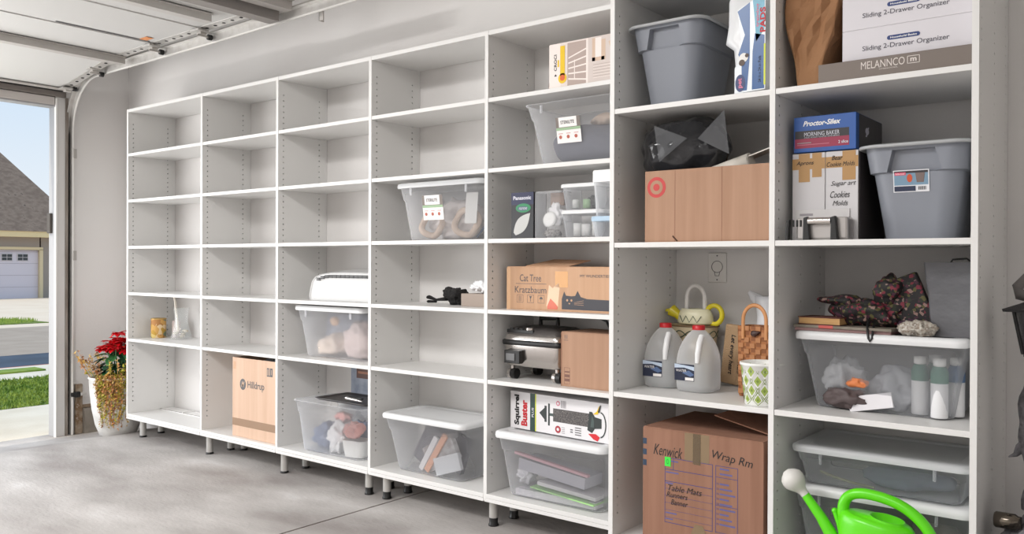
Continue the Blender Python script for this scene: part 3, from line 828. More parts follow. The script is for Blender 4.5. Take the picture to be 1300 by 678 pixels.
# Panasonic box
t = thing('appliance_box', 'black product box with a white oval picture, printed Panasonic', 'box', (3.385, 0.03, S5[2]))
b = B(); kb = M('box_black', (26, 26, 32), 0.35); b.box(0, 0.125, 0, 0.10, 0, 0.205, kb); b.build('box_body', t, bevel=0.001)
b = B()
b.rect(0.0, 0.125, 0.15, 0.205, M('print_navy', (32, 36, 70), 0.4))
b.text('Panasonic', 0.012, 0.172, 0.10, 0.017, M('print_silver', (206, 206, 216), 0.4), bold=0.03)
b.disc(0.068, 0.135, 0.042, M('print_green', (40, 130, 84), 0.4), l=2, rz=0.020); b.disc(0.066, 0.133, 0.030, M('print_slate', (70, 96, 110), 0.4), l=3, rz=0.010)
b.text('nanoe', 0.045, 0.128, 0.045, 0.010, M('print_silver'), l=4, shear=0.3)
pts = []
for k in range(12):
    a = k / 11
    pts.append((0.012 + 0.095 * a - 0.022 * math.sin(PI * a), 0.012 + 0.10 * a + 0.022 * math.sin(PI * a)))
for k in range(12):
    a = 1 - k / 11
    pts.append((0.012 + 0.095 * a + 0.02 * math.sin(PI * a), 0.012 + 0.10 * a - 0.022 * math.sin(PI * a)))
b.poly(pts[1:-1], M('print_lightgrey', (188, 188, 186), 0.4), l=2)
b.build('printing', t)
t = thing('clear_case', 'clear plastic case of small white parts, between the black box and the containers', 'plastic case', (3.512, 0.035, S5[2]))
b = B(); b.box(0, 0.138, 0, 0.09, 0.0, 0.205, clear_m); b.build('case_shell', t, bevel=0.006)
b = B(); b.lathe([(0.0, 0), (0.03, 0.0), (0.036, 0.012), (0.025, 0.02), (0.012, 0.014), (0, 0.018)], M('soft_white', (226, 226, 224), 0.5))
o = b.build('white_fitting', loc=(3.575, 0.072, S5[2] + 0.08)); o.rotation_euler = (rad(80), 0, 0); tag(o, 'round white fitting in the clear plastic case', 'fitting')
cloth('tissue', 'white crumpled tissue inside the clear plastic case', 'tissue', (3.59, 0.09, S5[2] + 0.055), (0.045, 0.024, 0.06), M('tissue', (226, 226, 228), 0.8), 0.3, 26, 2)
cloth('bead_pile', 'grey beads at the bottom of the clear plastic case', 'beads', (3.58, 0.08, S5[2] + 0.004), (0.05, 0.03, 0.022), M('pebble', (170, 166, 164), 0.6, var=(120, (120, 116, 112))), 0.5, 60, 5)
b = B(); b.box(0, 0.07, 0, 0.02, 0, 0.055, M('brown_case', (140, 118, 104), 0.6)); tag(b.build('brown_packet', loc=(3.56, 0.09, S5[2] + 0.145)), 'brown packet at the top of the clear plastic case', 'packet')
def food_box(name, label, x, y, z, w, d, h, body, lid, contents=None, lidh=0.012):
    t = thing('food_container', label, 'container', (x, y, z), group='lidded containers on the shelf')
    b = B(); b.loft([rrect(w * 0.80, d * 0.80, 0.015, 0.0005), rrect(w * 0.84, d * 0.84, 0.02, 0.006), rrect(w * 0.95, d * 0.95, 0.02, h - lidh)], body, True, False); b.build('container_body', t)
    b = B(); b.loft([rrect(w, d, 0.02, h - lidh - 0.004), rrect(w, d, 0.02, h - 0.004), rrect(w * 0.96, d * 0.96, 0.02, h)], lid, True, True); b.build('lid', t)
    return t
food_box('', 'lower of two stacked lidded containers, holding white rolls', 3.748, 0.13, S5[2], 0.215, 0.18, 0.118, clear_m, lidw_m)
food_box('', 'upper of two stacked lidded containers, holding green and dark bits', 3.748, 0.13, S5[2] + 0.1185, 0.215, 0.18, 0.112, clear_m, lidw_m)
food_box('', 'small blue-lidded container at the right end of the shelf', 3.885, 0.07, S5[2], 0.13, 0.13, 0.085, clear_m, M('pale_blue_lid', (172, 196, 216), 0.4), lidh=0.016)
food_box('', 'white-lidded container standing on the blue-lidded one', 3.888, 0.075, S5[2] + 0.0855, 0.13, 0.13, 0.19, clear_m, M('bright_lid', (244, 244, 244), 0.4), lidh=0.045)
for k, (dx, dy, hh, cc) in enumerate(((-0.05, -0.03, 0.055, (226, 226, 224)), (0.0, -0.04, 0.05, (232, 232, 230)), (0.05, -0.035, 0.07, (236, 236, 234)))):
    b = B(); b.lathe([(0.0, 0), (0.020, 0), (0.020, hh), (0.0, hh)], M('roll_%d' % k, cc, 0.7), cap1=True, n=16)
    tag(b.build('paper_roll', loc=(3.748 + dx, 0.13 + dy, S5[2] + 0.008)), 'white roll inside the lower stacked container', 'roll', 'white rolls in the lower container')
for k, (dx, cc, nm) in enumerate(((-0.05, (214, 216, 214), 'white jar at the left in the upper stacked container'), (0.005, (160, 196, 150), 'pale green jar in the upper stacked container'))):
    b = B(); b.lathe([(0.0, 0), (0.016, 0), (0.016, 0.034), (0.013, 0.038), (0, 0.038)], M('jar_%d' % k, cc, 0.5), n=16)
    tag(b.build('small_jar', loc=(3.748 + dx, 0.085, S5[2] + 0.1265)), nm, 'jar')
cloth('cord_bundle', 'dark bundle at the back of the upper stacked container', 'cord', (3.765, 0.15, S5[2] + 0.127), (0.06, 0.035, 0.036), M('dark_bits', (74, 76, 76), 0.7), 0.5, 40, 6)
# cat tree box
t = thing('cat_tree_box', 'long cardboard box printed Cat Tree with a dark cat drawing', 'cardboard box', (3.305, 0.10, S5[1]), rz=rad(-3.0))
cm = M('cardboard_peach', (192, 153, 122), 0.85, var=(4, (200, 162, 132)), bump=(70, 0.05), stretch=(8, 8, 0.3))
carton(t, 0.60, 0.20, 0.192, cm)
b = B()
b.text('Cat Tree', 0.080, 0.128, 0.125, 0.032, gink_m)
b.rect(0.055, 0.235, 0.117, 0.119, gink_m)
b.text('Kratzbaum', 0.050, 0.076, 0.185, 0.030, gink_m)
for k in range(3):
    x = 0.062 + k * 0.062
    for q in ((x, x + 0.038, 0.032, 0.0335), (x, x + 0.038, 0.066, 0.0675), (x, x + 0.0015, 0.032, 0.067), (x + 0.0365, x + 0.038, 0.032, 0.067)): b.rect(*q, gink_m)
    if k == 0: b.rect(x + 0.012, x + 0.015, 0.038, 0.062, gink_m); b.rect(x + 0.022, x + 0.025, 0.038, 0.062, gink_m)
    if k == 1: b.poly([(x + 0.012, 0.062), (x + 0.027, 0.062), (x + 0.0195, 0.048)], gink_m); b.rect(x + 0.018, x + 0.021, 0.038, 0.05, gink_m)
    if k == 2: b.poly([(x + 0.008, 0.05), (x + 0.030, 0.05), (x + 0.025, 0.058), (x + 0.019, 0.061), (x + 0.013, 0.058)], gink_m); b.rect(x + 0.018, x + 0.0195, 0.038, 0.05, gink_m)
b.rect(0.285, 0.355, 0.105, 0.175, M('amber_tape', (206, 150, 86), 0.25), l=1)
b.poly([(0.235, 0.02), (0.25, 0.115), (0.27, 0.10), (0.305, 0.125), (0.31, 0.10), (0.30, 0.02)], M('pale_tape', (222, 182, 146), 0.2), l=1)
b.poly([(0.24, 0.02), (0.258, 0.055), (0.285, 0.035), (0.30, 0.02), (0.298, 0.008), (0.242, 0.008)], M('red_tape', (206, 96, 66), 0.3), l=2)
b.text('MY WUNDERTIER', 0.42, 0.150, 0.16, 0.012, gink_m)
b.poly([(0.322, 0.01), (0.322, 0.055), (0.335, 0.088), (0.345, 0.070), (0.375, 0.068), (0.395, 0.070), (0.408, 0.092), (0.425, 0.066), (0.46, 0.058), (0.598, 0.056), (0.598, 0.01)], M('cat_grey', (66, 66, 72), 0.6))
for x in (0.352, 0.375): b.disc(x, 0.050, 0.005, cm, l=2)
b.poly([(0.358, 0.038), (0.370, 0.038), (0.364, 0.032)], cm, l=2)
for k in range(3): b.poly([(0.39, 0.040 - k * 0.004), (0.44, 0.050 - k * 0.010), (0.44, 0.0515 - k * 0.010), (0.39, 0.0412 - k * 0.004)], cm, l=2)
b.rect(0.0, 0.022, 0.0, 0.192, M('pale_tape'), l=1)
b.build('printing', t)
b = B(); b.add([(0.09, 0.03, 0.1965), (0.34, 0.03, 0.1965), (0.36, 0.16, 0.222), (0.15, 0.16, 0.226)], [(0, 1, 2, 3)], cm); b.build('flap', t, thick=0.003, label='raised top flap')
# multi cooker / grill on wheels
GZ = S5[0]
t = thing('electric_grill', 'chrome electric grill with a domed black-handled lid on round feet', 'grill', (3.290, 0.075, GZ), rz=rad(-2))
b = B()
def gr(w0, d0, z, x=0.0): return rrect(w0, d0, 0.03, z, cx=0.165 + x, cy=0.13)
b.loft([gr(0.30, 0.215, 0.062), gr(0.315, 0.23, 0.068), gr(0.325, 0.24, 0.155), gr(0.325, 0.24, 0.158)], chrome_m, True, True); b.build('lower_body', t)
b = B(); b.loft([gr(0.34, 0.25, 0.158), gr(0.345, 0.255, 0.163), gr(0.345, 0.255, 0.178), gr(0.335, 0.245, 0.182)], black_m, True, True); b.build('gasket', t)
b = B(); b.loft([gr(0.325, 0.24, 0.182), gr(0.322, 0.237, 0.200), gr(0.31, 0.225, 0.206)], chrome_m, True, True); b.build('lid_band', t)
b = B(); gl = M('grill_lid', (100, 96, 94), 0.35, 0.6); b.loft([gr(0.31, 0.225, 0.206), gr(0.30, 0.21, 0.222), gr(0.25, 0.17, 0.238), gr(0.16, 0.10, 0.243)], gl, False, True)
b.build('lid', t)
b = B(); b.tube([(0.10, 0.17, 0.243), (0.10, 0.17, 0.275), (0.20, 0.17, 0.280), (0.20, 0.17, 0.243)], [0.010, 0.012, 0.012, 0.010], black_m, 8); b.build('handle', t)
b = B(); b.box(0.03, 0.185, 0.035, 0.085, 0.0, 0.016, black_m)
for k in range(3): b.cyl((0.05 + 0.03 * k, 0.05, 0.016), (0.05 + 0.03 * k, 0.05, 0.022), 0.010, M('knob_grey', (60, 60, 60), 0.5), n=12)
b.cyl((0.155, 0.052, 0.016), (0.155, 0.052, 0.026), 0.020, chrome_m, n=20)
b.T = None
o = b.build('control_panel', t, loc=(-0.01, -0.015, 0.212), bevel=0.002)
b = B(); b.lathe([(0.0, 0), (0.034, 0), (0.034, 0.002), (0, 0.002)], M('badge_blue', (96, 150, 176), 0.4), sy=0.5); b.lathe([(0.0, 0.002), (0.026, 0.002), (0.026, 0.0035), (0, 0.0035)], M('badge_silver', (150, 176, 188), 0.3), sy=0.45); b.build('badge', t, loc=(0.235, 0.075, 0.226), label='small blue oval badge')
b = B(); b.box(0.03, 0.12, -0.010, 0.016, 0.076, 0.135, black_m); b.box(0.043, 0.095, -0.014, -0.010, 0.088, 0.122, M('smoke_panel', (96, 96, 98), 0.25)); b.build('drip_handle', t, bevel=0.004)
for lx, ly in ((0.035, 0.045), (0.295, 0.045), (0.035, 0.215), (0.295, 0.215)):
    b = B(); b.cyl((lx - 0.016, ly, 0.024), (lx + 0.0, ly, 0.024), 0.0235, chrome_m); b.cyl((lx + 0.002, ly, 0.024), (lx + 0.026, ly, 0.024), 0.0238, black_m); b.cyl((lx, ly, 0.03), (lx, ly, 0.066), 0.010, chrome_m, n=12)
    b.build('foot', t)
b = B()
b.tube([(0.0, 0.0, 0.0), (-0.02, 0.0, 0.035), (-0.09, 0.01, 0.058), (-0.18, 0.02, 0.060), (-0.26, 0.02, 0.058)], 0.006, black_m, 8)
tag(b.build('power_cord', loc=(3.79, 0.22, GZ + 0.242)), 'black power cord looping over the top of the cardboard box by the grill', 'cord')
t = thing('cardboard_box', 'plain cardboard box with small grey marks, right of the chrome grill', 'cardboard box', (3.640, 0.06, GZ), rz=rad(-2))
carton(t, 0.355, 0.22, 0.232, card_m)
b = B(); b.rect(0.0, 0.005, 0.0, 0.23, cardd_m)
b.rect(0.020, 0.023, 0.205, 0.222, gink_m); b.rect(0.030, 0.033, 0.205, 0.222, gink_m); b.rect(0.014, 0.038, 0.198, 0.200, gink_m)
for q in ((0.018, 0.048, 0.010, 0.0115), (0.018, 0.048, 0.080, 0.0815), (0.018, 0.0195, 0.010, 0.081), (0.0465, 0.048, 0.010, 0.081), (0.02, 0.046, 0.022, 0.034), (0.02, 0.046, 0.040, 0.052), (0.02, 0.046, 0.060, 0.066)): b.rect(*q, M('brown_ink', (120, 84, 72), 0.6))
b.build('printing', t)
# bottom bin + bird feeder box
t = thing('storage_bin', 'white lidded bin of papers and a green folder, under the bird feeder box', 'storage bin', (3.598, 0.17, B5), group='clear storage bins on the shelves')
bin_parts(t, 0.585, 0.325, 0.292, clear_m, 0.035, lidw_m, tabs=False, lidh=0.020)
sheet('paper_stack', 'stack of loose white papers at the bottom of the bin under the bird feeder box', 'paper', (3.60, 0.165, B5 + 0.007), (0.42, 0.20, 0.03), (0, 0, 0.03), M('paper', (222, 220, 224), 0.7, var=(40, (190, 188, 196)), stretch=(1, 1, 12)))
o = sheet('green_folder', 'pale green folder sloping inside the bin of papers', 'folder', (3.65, 0.13, B5 + 0.040), (0.34, 0.16, 0.006), (0, rad(4), -0.02), M('green_card', (164, 214, 140), 0.6))
sheet('manila_envelope', 'white padded envelope on the green folder in the bin', 'envelope', (3.66, 0.14, B5 + 0.056), (0.30, 0.15, 0.016), (0, rad(5), 0.04), M('padded_white', (210, 208, 212), 0.5))
sheet('document_case', 'grey flat case under the lid of the bin of papers', 'case', (3.57, 0.15, B5 + 0.10), (0.36, 0.14, 0.05), (0, rad(6), 0), M('flat_grey', (176, 176, 186), 0.5))
sheet('pink_strip', 'pink strip lying on the grey case in the bin of papers', 'strip', (3.57, 0.085, B5 + 0.16), (0.40, 0.02, 0.012), (0, rad(7), 0), M('pink_film', (206, 160, 170), 0.5))
cloth('plastic_bag', 'crumpled clear bag at the left inside the bin of papers', 'plastic bag', (3.41, 0.12, B5 + 0.045), (0.05, 0.05, 0.05), M('bag_film', (226, 226, 232), 0.2), 0.5, 20, 6)
t = thing('bird_feeder_box', 'long white box printed Squirrel Buster with a bird feeder picture', 'box', (3.318, 0.115, B5 + 0.2935), rz=rad(-4))
b = B(); b.box(0, 0.585, 0, 0.19, 0, 0.168, M('box_white', (224, 222, 224), 0.45)); b.build('box_body', t, bevel=0.001)
b = B()
dg, yl = M('print_darkgreen', (30, 62, 56), 0.4), M('print_lime', (206, 214, 50), 0.4)
b.text('Squirrel', 0.024, 0.016, 0.038, 0.138, ink_m, up=True, bold=0.045)
b.text('Buster', 0.066, 0.016, 0.038, 0.118, red_m, up=True, bold=0.045)
b.rect(0.120, 0.150, 0.0, 0.168, dg); b.text('PLUS', 0.130, 0.062, 0.012, 0.042, M('print_silver'), l=3, up=True, bold=0.02)
b.rect(0.150, 0.156, 0.0, 0.168, yl)
fk, fg = M('feeder_black', (44, 50, 50), 0.5), M('feeder_green', (70, 84, 82), 0.5)
b.poly([(0.175, 0.087), (0.205, 0.112), (0.205, 0.060)], fk); b.rect(0.205, 0.218, 0.05, 0.122, fk); b.rect(0.226, 0.236, 0.036, 0.134, fk); b.rect(0.236, 0.26, 0.080, 0.092, fg)
b.rect(0.255, 0.455, 0.058, 0.116, M('seed_print', (112, 106, 104), 0.6, var=(150, (50, 48, 50), (200, 190, 180))), l=1)
b.poly([(0.445, 0.045), (0.455, 0.125), (0.470, 0.125), (0.485, 0.105), (0.520, 0.100), (0.520, 0.060), (0.485, 0.055), (0.470, 0.035)], fk, l=2)
b.poly([(0.462, 0.06), (0.470, 0.11), (0.480, 0.09), (0.480, 0.06)], fg, l=3)
b.poly([(0.475, 0.115), (0.500, 0.118), (0.512, 0.140), (0.508, 0.155), (0.495, 0.130)], M('print_yellow'), l=4)
b.poly([(0.500, 0.128), (0.512, 0.158), (0.518, 0.158), (0.510, 0.125)], fk, l=5)
b.poly([(0.450, 0.030), (0.490, 0.034), (0.512, 0.022), (0.500, 0.004), (0.478, 0.010)], M('print_red', (206, 32, 44), 0.5), l=4)
ring = []
for k in range(13):
    a = -PI / 2 + PI * k / 12; ring.append((0.515 + 0.030 * math.cos(a), 0.075 + 0.055 * math.sin(a)))
for k in range(13):
    a = PI / 2 - PI * k / 12; ring.append((0.515 + 0.024 * math.cos(a), 0.075 + 0.049 * math.sin(a)))
b.poly(ring, fk, l=3)
pk2 = M('print_pink', (206, 120, 140), 0.5)
b.disc(0.283, 0.140, 0.011, pk2, l=2); b.disc(0.283, 0.140, 0.006, M('box_white'), l=3)
b.disc(0.283, 0.026, 0.016, M('print_crimson', (166, 50, 62), 0.5), l=2); b.disc(0.283, 0.026, 0.007, M('box_white'), l=3)
for k in range(5): b.rect(0.300 + 0.006 * k, 0.303 + 0.006 * k, 0.122, 0.155, M('print_fine', (150, 146, 150), 0.6), l=2)
for k in range(4): b.rect(0.304, 0.322, 0.012 + k * 0.008, 0.0145 + k * 0.008, M('print_fine'), l=2)
for k in range(4): b.rect(0.378, 0.412, 0.014 + k * 0.010, 0.018 + k * 0.010, M('grey_ink'), l=2)
for k in range(2): b.rect(0.352, 0.366, 0.022 + k * 0.010, 0.027 + k * 0.010, M('grey_ink'), l=2)
b.rect(0.556, 0.5575, 0.02, 0.15, M('print_fine'), l=2)
b.build('printing', t)

# ------------------------------------------------------------------ grey totes
def tote(t, w, d, h, art=None):
    """tapered tote with a raised collar, arched handle recess and a lid; root at base centre"""
    N = 14
    tp = 0.042
    def ringpts(z):
        f = z / h
        col = f > 0.70
        g = tp * f - tp
        ww, dd = w + 2 * g - (0 if col else 0.020), d + 2 * g - (0 if col else 0.020)
        return ww, dd
    def ring(z):
        ww, dd = ringpts(z); r = 0.055
        pts = []
        M2 = 36
        f = z / h; y = -dd / 2; X0 = ww / 2 - r
        inside = 0.70 < f < 0.93
        e = w * (0.20 + 0.26 * max(0.0, 0.93 - max(f, 0.70))) if f > 0.70 else X0 * 0.7
        xs_ = [-X0 + (X0 - e) * k / 6 for k in range(7)] + [-e + 0.004 + (2 * e - 0.008) * k / 14 for k in range(15)] + [e + (X0 - e) * k / 6 for k in range(7)]
        for k, x in enumerate(xs_):
            pts.append((x, y + (0.024 if inside and 7 <= k <= 21 else 0.0), z))
        for q, (sx, sy) in enumerate(((1, -1), (1, 1), (-1, 1), (-1, -1))):
            for k in range(1, 8):
                a = -PI / 2 + q * PI / 2 + (PI / 2) * k / 8
                pts.append((sx * (ww / 2 - r) + r * math.cos(a), sy * (dd / 2 - r) + r * math.sin(a), z))
            if q < 3:
                a = q * PI / 2
                pts.append((sx * (ww / 2 - r) + r * math.cos(a), sy * (dd / 2 - r) + r * math.sin(a), z))
        return pts
    zs = [0.002, 0.01, h * 0.25, h * 0.5, h * 0.695, h * 0.705, h * 0.75, h * 0.80, h * 0.85, h * 0.90, h * 0.929, h * 0.932, h * 0.985]
    b = B(); b.loft([ring(z) for z in zs], tote_m, True, True, smooth=True)
    o = b.build('tub', t)
    for p in o.data.polygons: p.use_smooth = True
    md = o.modifiers.new('edges', 'EDGE_SPLIT'); md.split_angle = rad(28)
    # lid with rolled rim
    b = B()
    b.loft([rrect(w + 0.028, d + 0.028, 0.06, h * 0.955), rrect(w + 0.036, d + 0.036, 0.06, h * 0.965), rrect(w + 0.034, d + 0.034, 0.06, h * 0.99), rrect(w + 0.01, d + 0.01, 0.06, h), rrect(w - 0.05, d - 0.05, 0.05, h), rrect(w - 0.07, d - 0.07, 0.05, h - 0.008)], totel_m, False, True)
    b.loft([rrect(w + 0.028, d + 0.028, 0.06, h * 0.955), rrect(w + 0.003, d + 0.003, 0.06, h * 0.972)], totel_m, False, False)
    b.build('lid', t, bevel=0.002)
TOPZ = 1.787 + 0.0096
t = thing('storage_tote', 'grey lidded tote on the highest shelf beside the blue and white bag', 'storage tote', (4.215, 0.095, TOPZ), rz=rad(0), group='grey storage totes')
tote(t, 0.300, 0.385, 0.322)
t = thing('storage_tote', 'grey lidded tote with a picture sticker, right of the taped white boxes', 'storage tote', (5.088, 0.11, 1.2847), rz=rad(0), group='grey storage totes')
tote(t, 0.312, 0.40, 0.305)
b = B()
lb = M('sticker_frame', (226, 226, 230), 0.4)
x0, z0, w, h = -0.064, 0.0, 0.106, 0.070
yy = 0.0
b.T = Matrix.Translation((0, -0.1705, 0.150)) @ Matrix.Rotation(rad(7.8), 4, 'X')
b.rect(x0, x0 + w, z0, z0 + h, lb, yy)
b.rect(x0 + 0.003, x0 + w - 0.003, z0 + 0.022, z0 + h - 0.003, M('sticker_sky', (120, 150, 172), 0.4), yy, 2)
b.rect(x0 + 0.003, x0 + w - 0.003, z0 + h - 0.010, z0 + h - 0.003, M('sticker_dark', (50, 46, 50), 0.4), yy, 3)
b.rect(x0 + 0.005, x0 + 0.038, z0 + h - 0.016, z0 + h - 0.007, M('print_red2', (222, 90, 120), 0.4), yy, 4)
b.text('Rubbermaid', x0 + 0.008, z0 + h - 0.014, 0.026, 0.005, pwhite_m, yy, 5)
b.disc(x0 + 0.049, z0 + 0.044, 0.008, M('sticker_orange', (200, 84, 48), 0.4), yy, 4, rz=0.013)
b.poly([(x0 + 0.066, z0 + 0.060), (x0 + 0.094, z0 + 0.060), (x0 + 0.090, z0 + 0.030), (x0 + 0.070, z0 + 0.030)], M('sticker_tote', (120, 104, 100), 0.4), yy, 4)
b.rect(x0 + 0.003, x0 + 0.066, z0 + 0.003, z0 + 0.019, M('sticker_navy', (44, 52, 76), 0.4), yy, 3)
for k in range(6): b.rect(x0 + 0.074 + 0.004 * k, x0 + 0.076 + 0.004 * k, z0 + 0.006, z0 + 0.017, ink_m, yy, 3)
b.build('product_label', t, label='picture sticker with a dark strip')

# blue and white wipes bag
t = thing('pad_bag', 'tall blue and white plastic bag of pet pads leaning beside the grey tote', 'plastic bag', (4.578, -0.05, TOPZ))
wf = M('white_film_bag', (222, 224, 226), 0.25, bump=(14, 0.5))
def bagring(w, d, z, x=0.0, y=0.0, seed=0, amp=0.006):
    out = []
    for p in rrect(w, d, min(w, d) * 0.32, z, cx=x, cy=y):
        k = noise.noise(Vector((p[0] * 30, p[1] * 30, p[2] * 18 + seed))) * amp
        out.append((p[0] + k, p[1] + k * 0.8, p[2]))
    return out
b = B()
b.loft([bagring(0.115, 0.18, 0.002), bagring(0.130, 0.20, 0.02), bagring(0.13, 0.20, 0.10), bagring(0.14, 0.20, 0.16, -0.005), bagring(0.17, 0.19, 0.19, -0.025), bagring(0.165, 0.18, 0.25, -0.02), bagring(0.17, 0.17, 0.33, -0.02), bagring(0.15, 0.12, 0.40, -0.02), bagring(0.08, 0.05, 0.43, -0.03)], wf, True, True)
b.build('bag_body', t)
b = B()
bl, tl = M('bag_blue', (40, 86, 142), 0.3), M('bag_teal', (70, 150, 176), 0.3)
Y0 = -0.1015
b.poly([(-0.045, 0.29), (0.055, 0.335), (0.055, 0.005), (-0.055, 0.0), (-0.055, 0.09), (-0.025, 0.12)], M('bag_white2', (226, 232, 236), 0.3), Y0)
b.poly([(-0.045, 0.285), (0.0, 0.31), (0.0, 0.12), (-0.01, 0.008), (-0.028, 0.008), (-0.030, 0.11), (-0.042, 0.135), (-0.018, 0.20)], bl, Y0, 2)
b.poly([(0.010, 0.315), (0.052, 0.325), (0.052, 0.21), (0.022, 0.17), (0.018, 0.24)], tl, Y0, 2)
b.poly([(0.018, 0.20), (0.052, 0.19), (0.052, 0.008), (0.008, 0.008), (0.010, 0.14)], bl, Y0, 2)
b.rect(0.050, 0.056, 0.02, 0.16, M('print_lime'), Y0, 3)
b.text('PADS', 0.036, 0.20, 0.020, 0.085, red_m, Y0, 4, up=True, bold=0.03)
b.text('training', 0.022, 0.22, 0.014, 0.08, M('bag_pink', (206, 110, 140), 0.4), Y0, 4, up=True, bold=0.02)
b.text('24 in x 24 in Pads', 0.030, 0.03, 0.010, 0.09, ink_m, Y0, 4, up=True)
b.disc(-0.022, 0.122, 0.016, M('dog_white', (232, 230, 226), 0.5), Y0, 4); b.disc(-0.028, 0.105, 0.011, M('dog_brown', (86, 70, 62), 0.5), Y0, 5); b.disc(-0.010, 0.128, 0.007, M('dog_brown'), Y0, 5)
b.disc(-0.034, 0.035, 0.018, M('bag_navy', (36, 54, 104), 0.4), Y0, 4, rz=0.030); b.text('pet', -0.042, 0.018, 0.018, 0.034, M('bag_pink'), Y0, 5, up=True, bold=0.03)
b.build('printing', t, label='blue and white printed panel')

# ------------------------------------------------------------------ unit 6, middle
MZ = 1.2847
t = thing('cardboard_box', 'wide open cardboard box with a red ring and dot logo', 'cardboard box', (4.152, -0.12, MZ))
carton(t, 0.495, 0.40, 0.268, card_m, closed=False)
b = B()
b.disc(0.049, 0.206, 0.0390, M('target_red', (190, 60, 58), 0.5), l=1); b.disc(0.049, 0.206, 0.0265, card_m, l=2); b.disc(0.049, 0.206, 0.0135, M('target_red'), l=3)
b.rect(0.125, 0.127, 0.0, 0.266, cardd_m); b.rect(0.31, 0.312, 0.0, 0.266, cardd_m)
b.poly([(0.118, 0.026), (0.140, 0.004), (0.134, 0.002), (0.116, 0.020)], M('dark_tear', (70, 46, 34), 0.9), l=3)
b.build('printing', t)
film = M('smoke_film', (46, 47, 50), 0.12, var=(7, (30, 30, 32), (110, 112, 116)), bump=(9, 1.0))
t = thing('wrapped_pillow', 'black object wrapped in shiny clear plastic, sitting in the box with the red ring', 'wrapped bundle', (4.246, 0.02, MZ + 0.1))
b = B(); b.blob((0.0, 0.0, 0.26), (0.200, 0.14, 0.125), film, 0.14, 7, 2, 5, False); b.box(-0.10, 0.08, -0.06, 0.06, 0.0, 0.2, M('black_cloth', (26, 26, 28), 0.8)); b.build('bundle_core', t)
b = B(); cf = M('clear_film', (190, 192, 196), 0.06, alpha=0.35, spec=1.0)
b.add([(-0.06, -0.135, 0.34), (0.08, -0.14, 0.28), (-0.03, -0.145, 0.20), (0.22, -0.13, 0.37), (0.24, -0.13, 0.21), (0.12, -0.135, 0.275)], [(0, 2, 1), (3, 5, 4)], M('film_flap', (96, 97, 100), 0.12, alpha=0.5))
b.build('film_fold', t, thick=0.0015)
b = B(); b.add([(0, 0, 0), (0.46, 0, 0.14), (0.46, 0.10, 0.15), (0, 0.10, 0.01)], [(0, 1, 2, 3)], M('silver_sheet', (176, 172, 166), 0.35, 0.5, var=(12, (220, 216, 208))))
b.build  # folded silver foil board
b.cyl((0.20, 0.02, 0.045), (0.34, 0.02, 0.085), 0.035, M('cream_roll', (214, 208, 198), 0.4))
o = b.build('foil_sunshade', loc=(4.20, -0.06, MZ + 0.20), thick=0.004); tag(o, 'silver and cream rolled sheet lying in the box with the red ring', 'sunshade')

# unit 6, jug shelf
JZ = 0.704 + 0.0096
jug_m = plastic('milky_plastic', (250, 251, 252), 0.42, 0.95, 0.3)
def jug(label, x, y, rz):
    t = thing('water_jug', label, 'water jug', (x, y, JZ), rz=rz, group='water jugs')
    b = B(); w = 0.150
    def sq(w0, z, r): return rrect(w0, w0, min(r, w0 / 2 - 0.001), z)
    b.loft([sq(w - 0.03, 0.001, 0.04), sq(w - 0.004, 0.008, 0.05), sq(w, 0.03, 0.05), sq(w, 0.115, 0.05), sq(w * 0.985, 0.14, 0.055), sq(w * 0.93, 0.165, 0.06), sq(w * 0.82, 0.188, 0.058), sq(w * 0.66, 0.208, 0.048), sq(w * 0.48, 0.224, 0.034), sq(0.048, 0.234, 0.0235), sq(0.042, 0.244, 0.0205), sq(0.042, 0.250, 0.0205)], jug_m, True, True)
    b.build('jug_body', t)
    b = B(); b.loft([sq(w - 0.022, 0.006, 0.04), sq(w - 0.01, 0.02, 0.05), sq(w - 0.01, 0.115, 0.05)], M('water_tint', (222, 226, 230), 0.1, alpha=0.25), True, True); b.build('water', t)
    b = B(); b.lathe([(0.0245, 0.236), (0.0245, 0.252), (0.022, 0.254), (0, 0.254)], M('red_cap', (196, 24, 34), 0.4), cap0=True); b.build('cap', t, label='red screw cap')
    b = B(); b.tube([(0.03, -w * 0.22, 0.215), (0.034, -w * 0.38, 0.19), (0.034, -w * 0.47, 0.15), (0.034, -w * 0.49, 0.115)], [0.011, 0.012, 0.011, 0.009], M('milky_bright', (244, 245, 246), 0.3, alpha=0.9), 10); b.build('handle', t)
    b = B(); y0 = -w / 2 - 0.0006
    b.rect(-0.062, 0.022, 0.045, 0.108, M('jug_label_navy', (26, 34, 60), 0.4), y0)
    b.poly([(-0.062, 0.108), (0.022, 0.100), (0.022, 0.085), (-0.020, 0.095), (-0.062, 0.092)], M('jug_label_pale', (190, 204, 222), 0.4), y0, 2)
    b.poly([(-0.03, 0.075), (0.0, 0.085), (0.022, 0.070), (0.005, 0.062)], M('jug_label_blue', (84, 106, 146), 0.4), y0, 2)
    b.rect(-0.016, 0.020, 0.047, 0.058, M('label_white'), y0, 3); b.text('WATER', -0.055, 0.078, 0.045, 0.010, M('label_white'), y0, 4)
    b.build('product_label', t, label='dark blue and silver label')
jug('left of the two water jugs, nearer the side panel', 4.124, 0.100, rad(2))
jug('right of the two water jugs, standing in front', 4.283, 0.070, rad(-2))
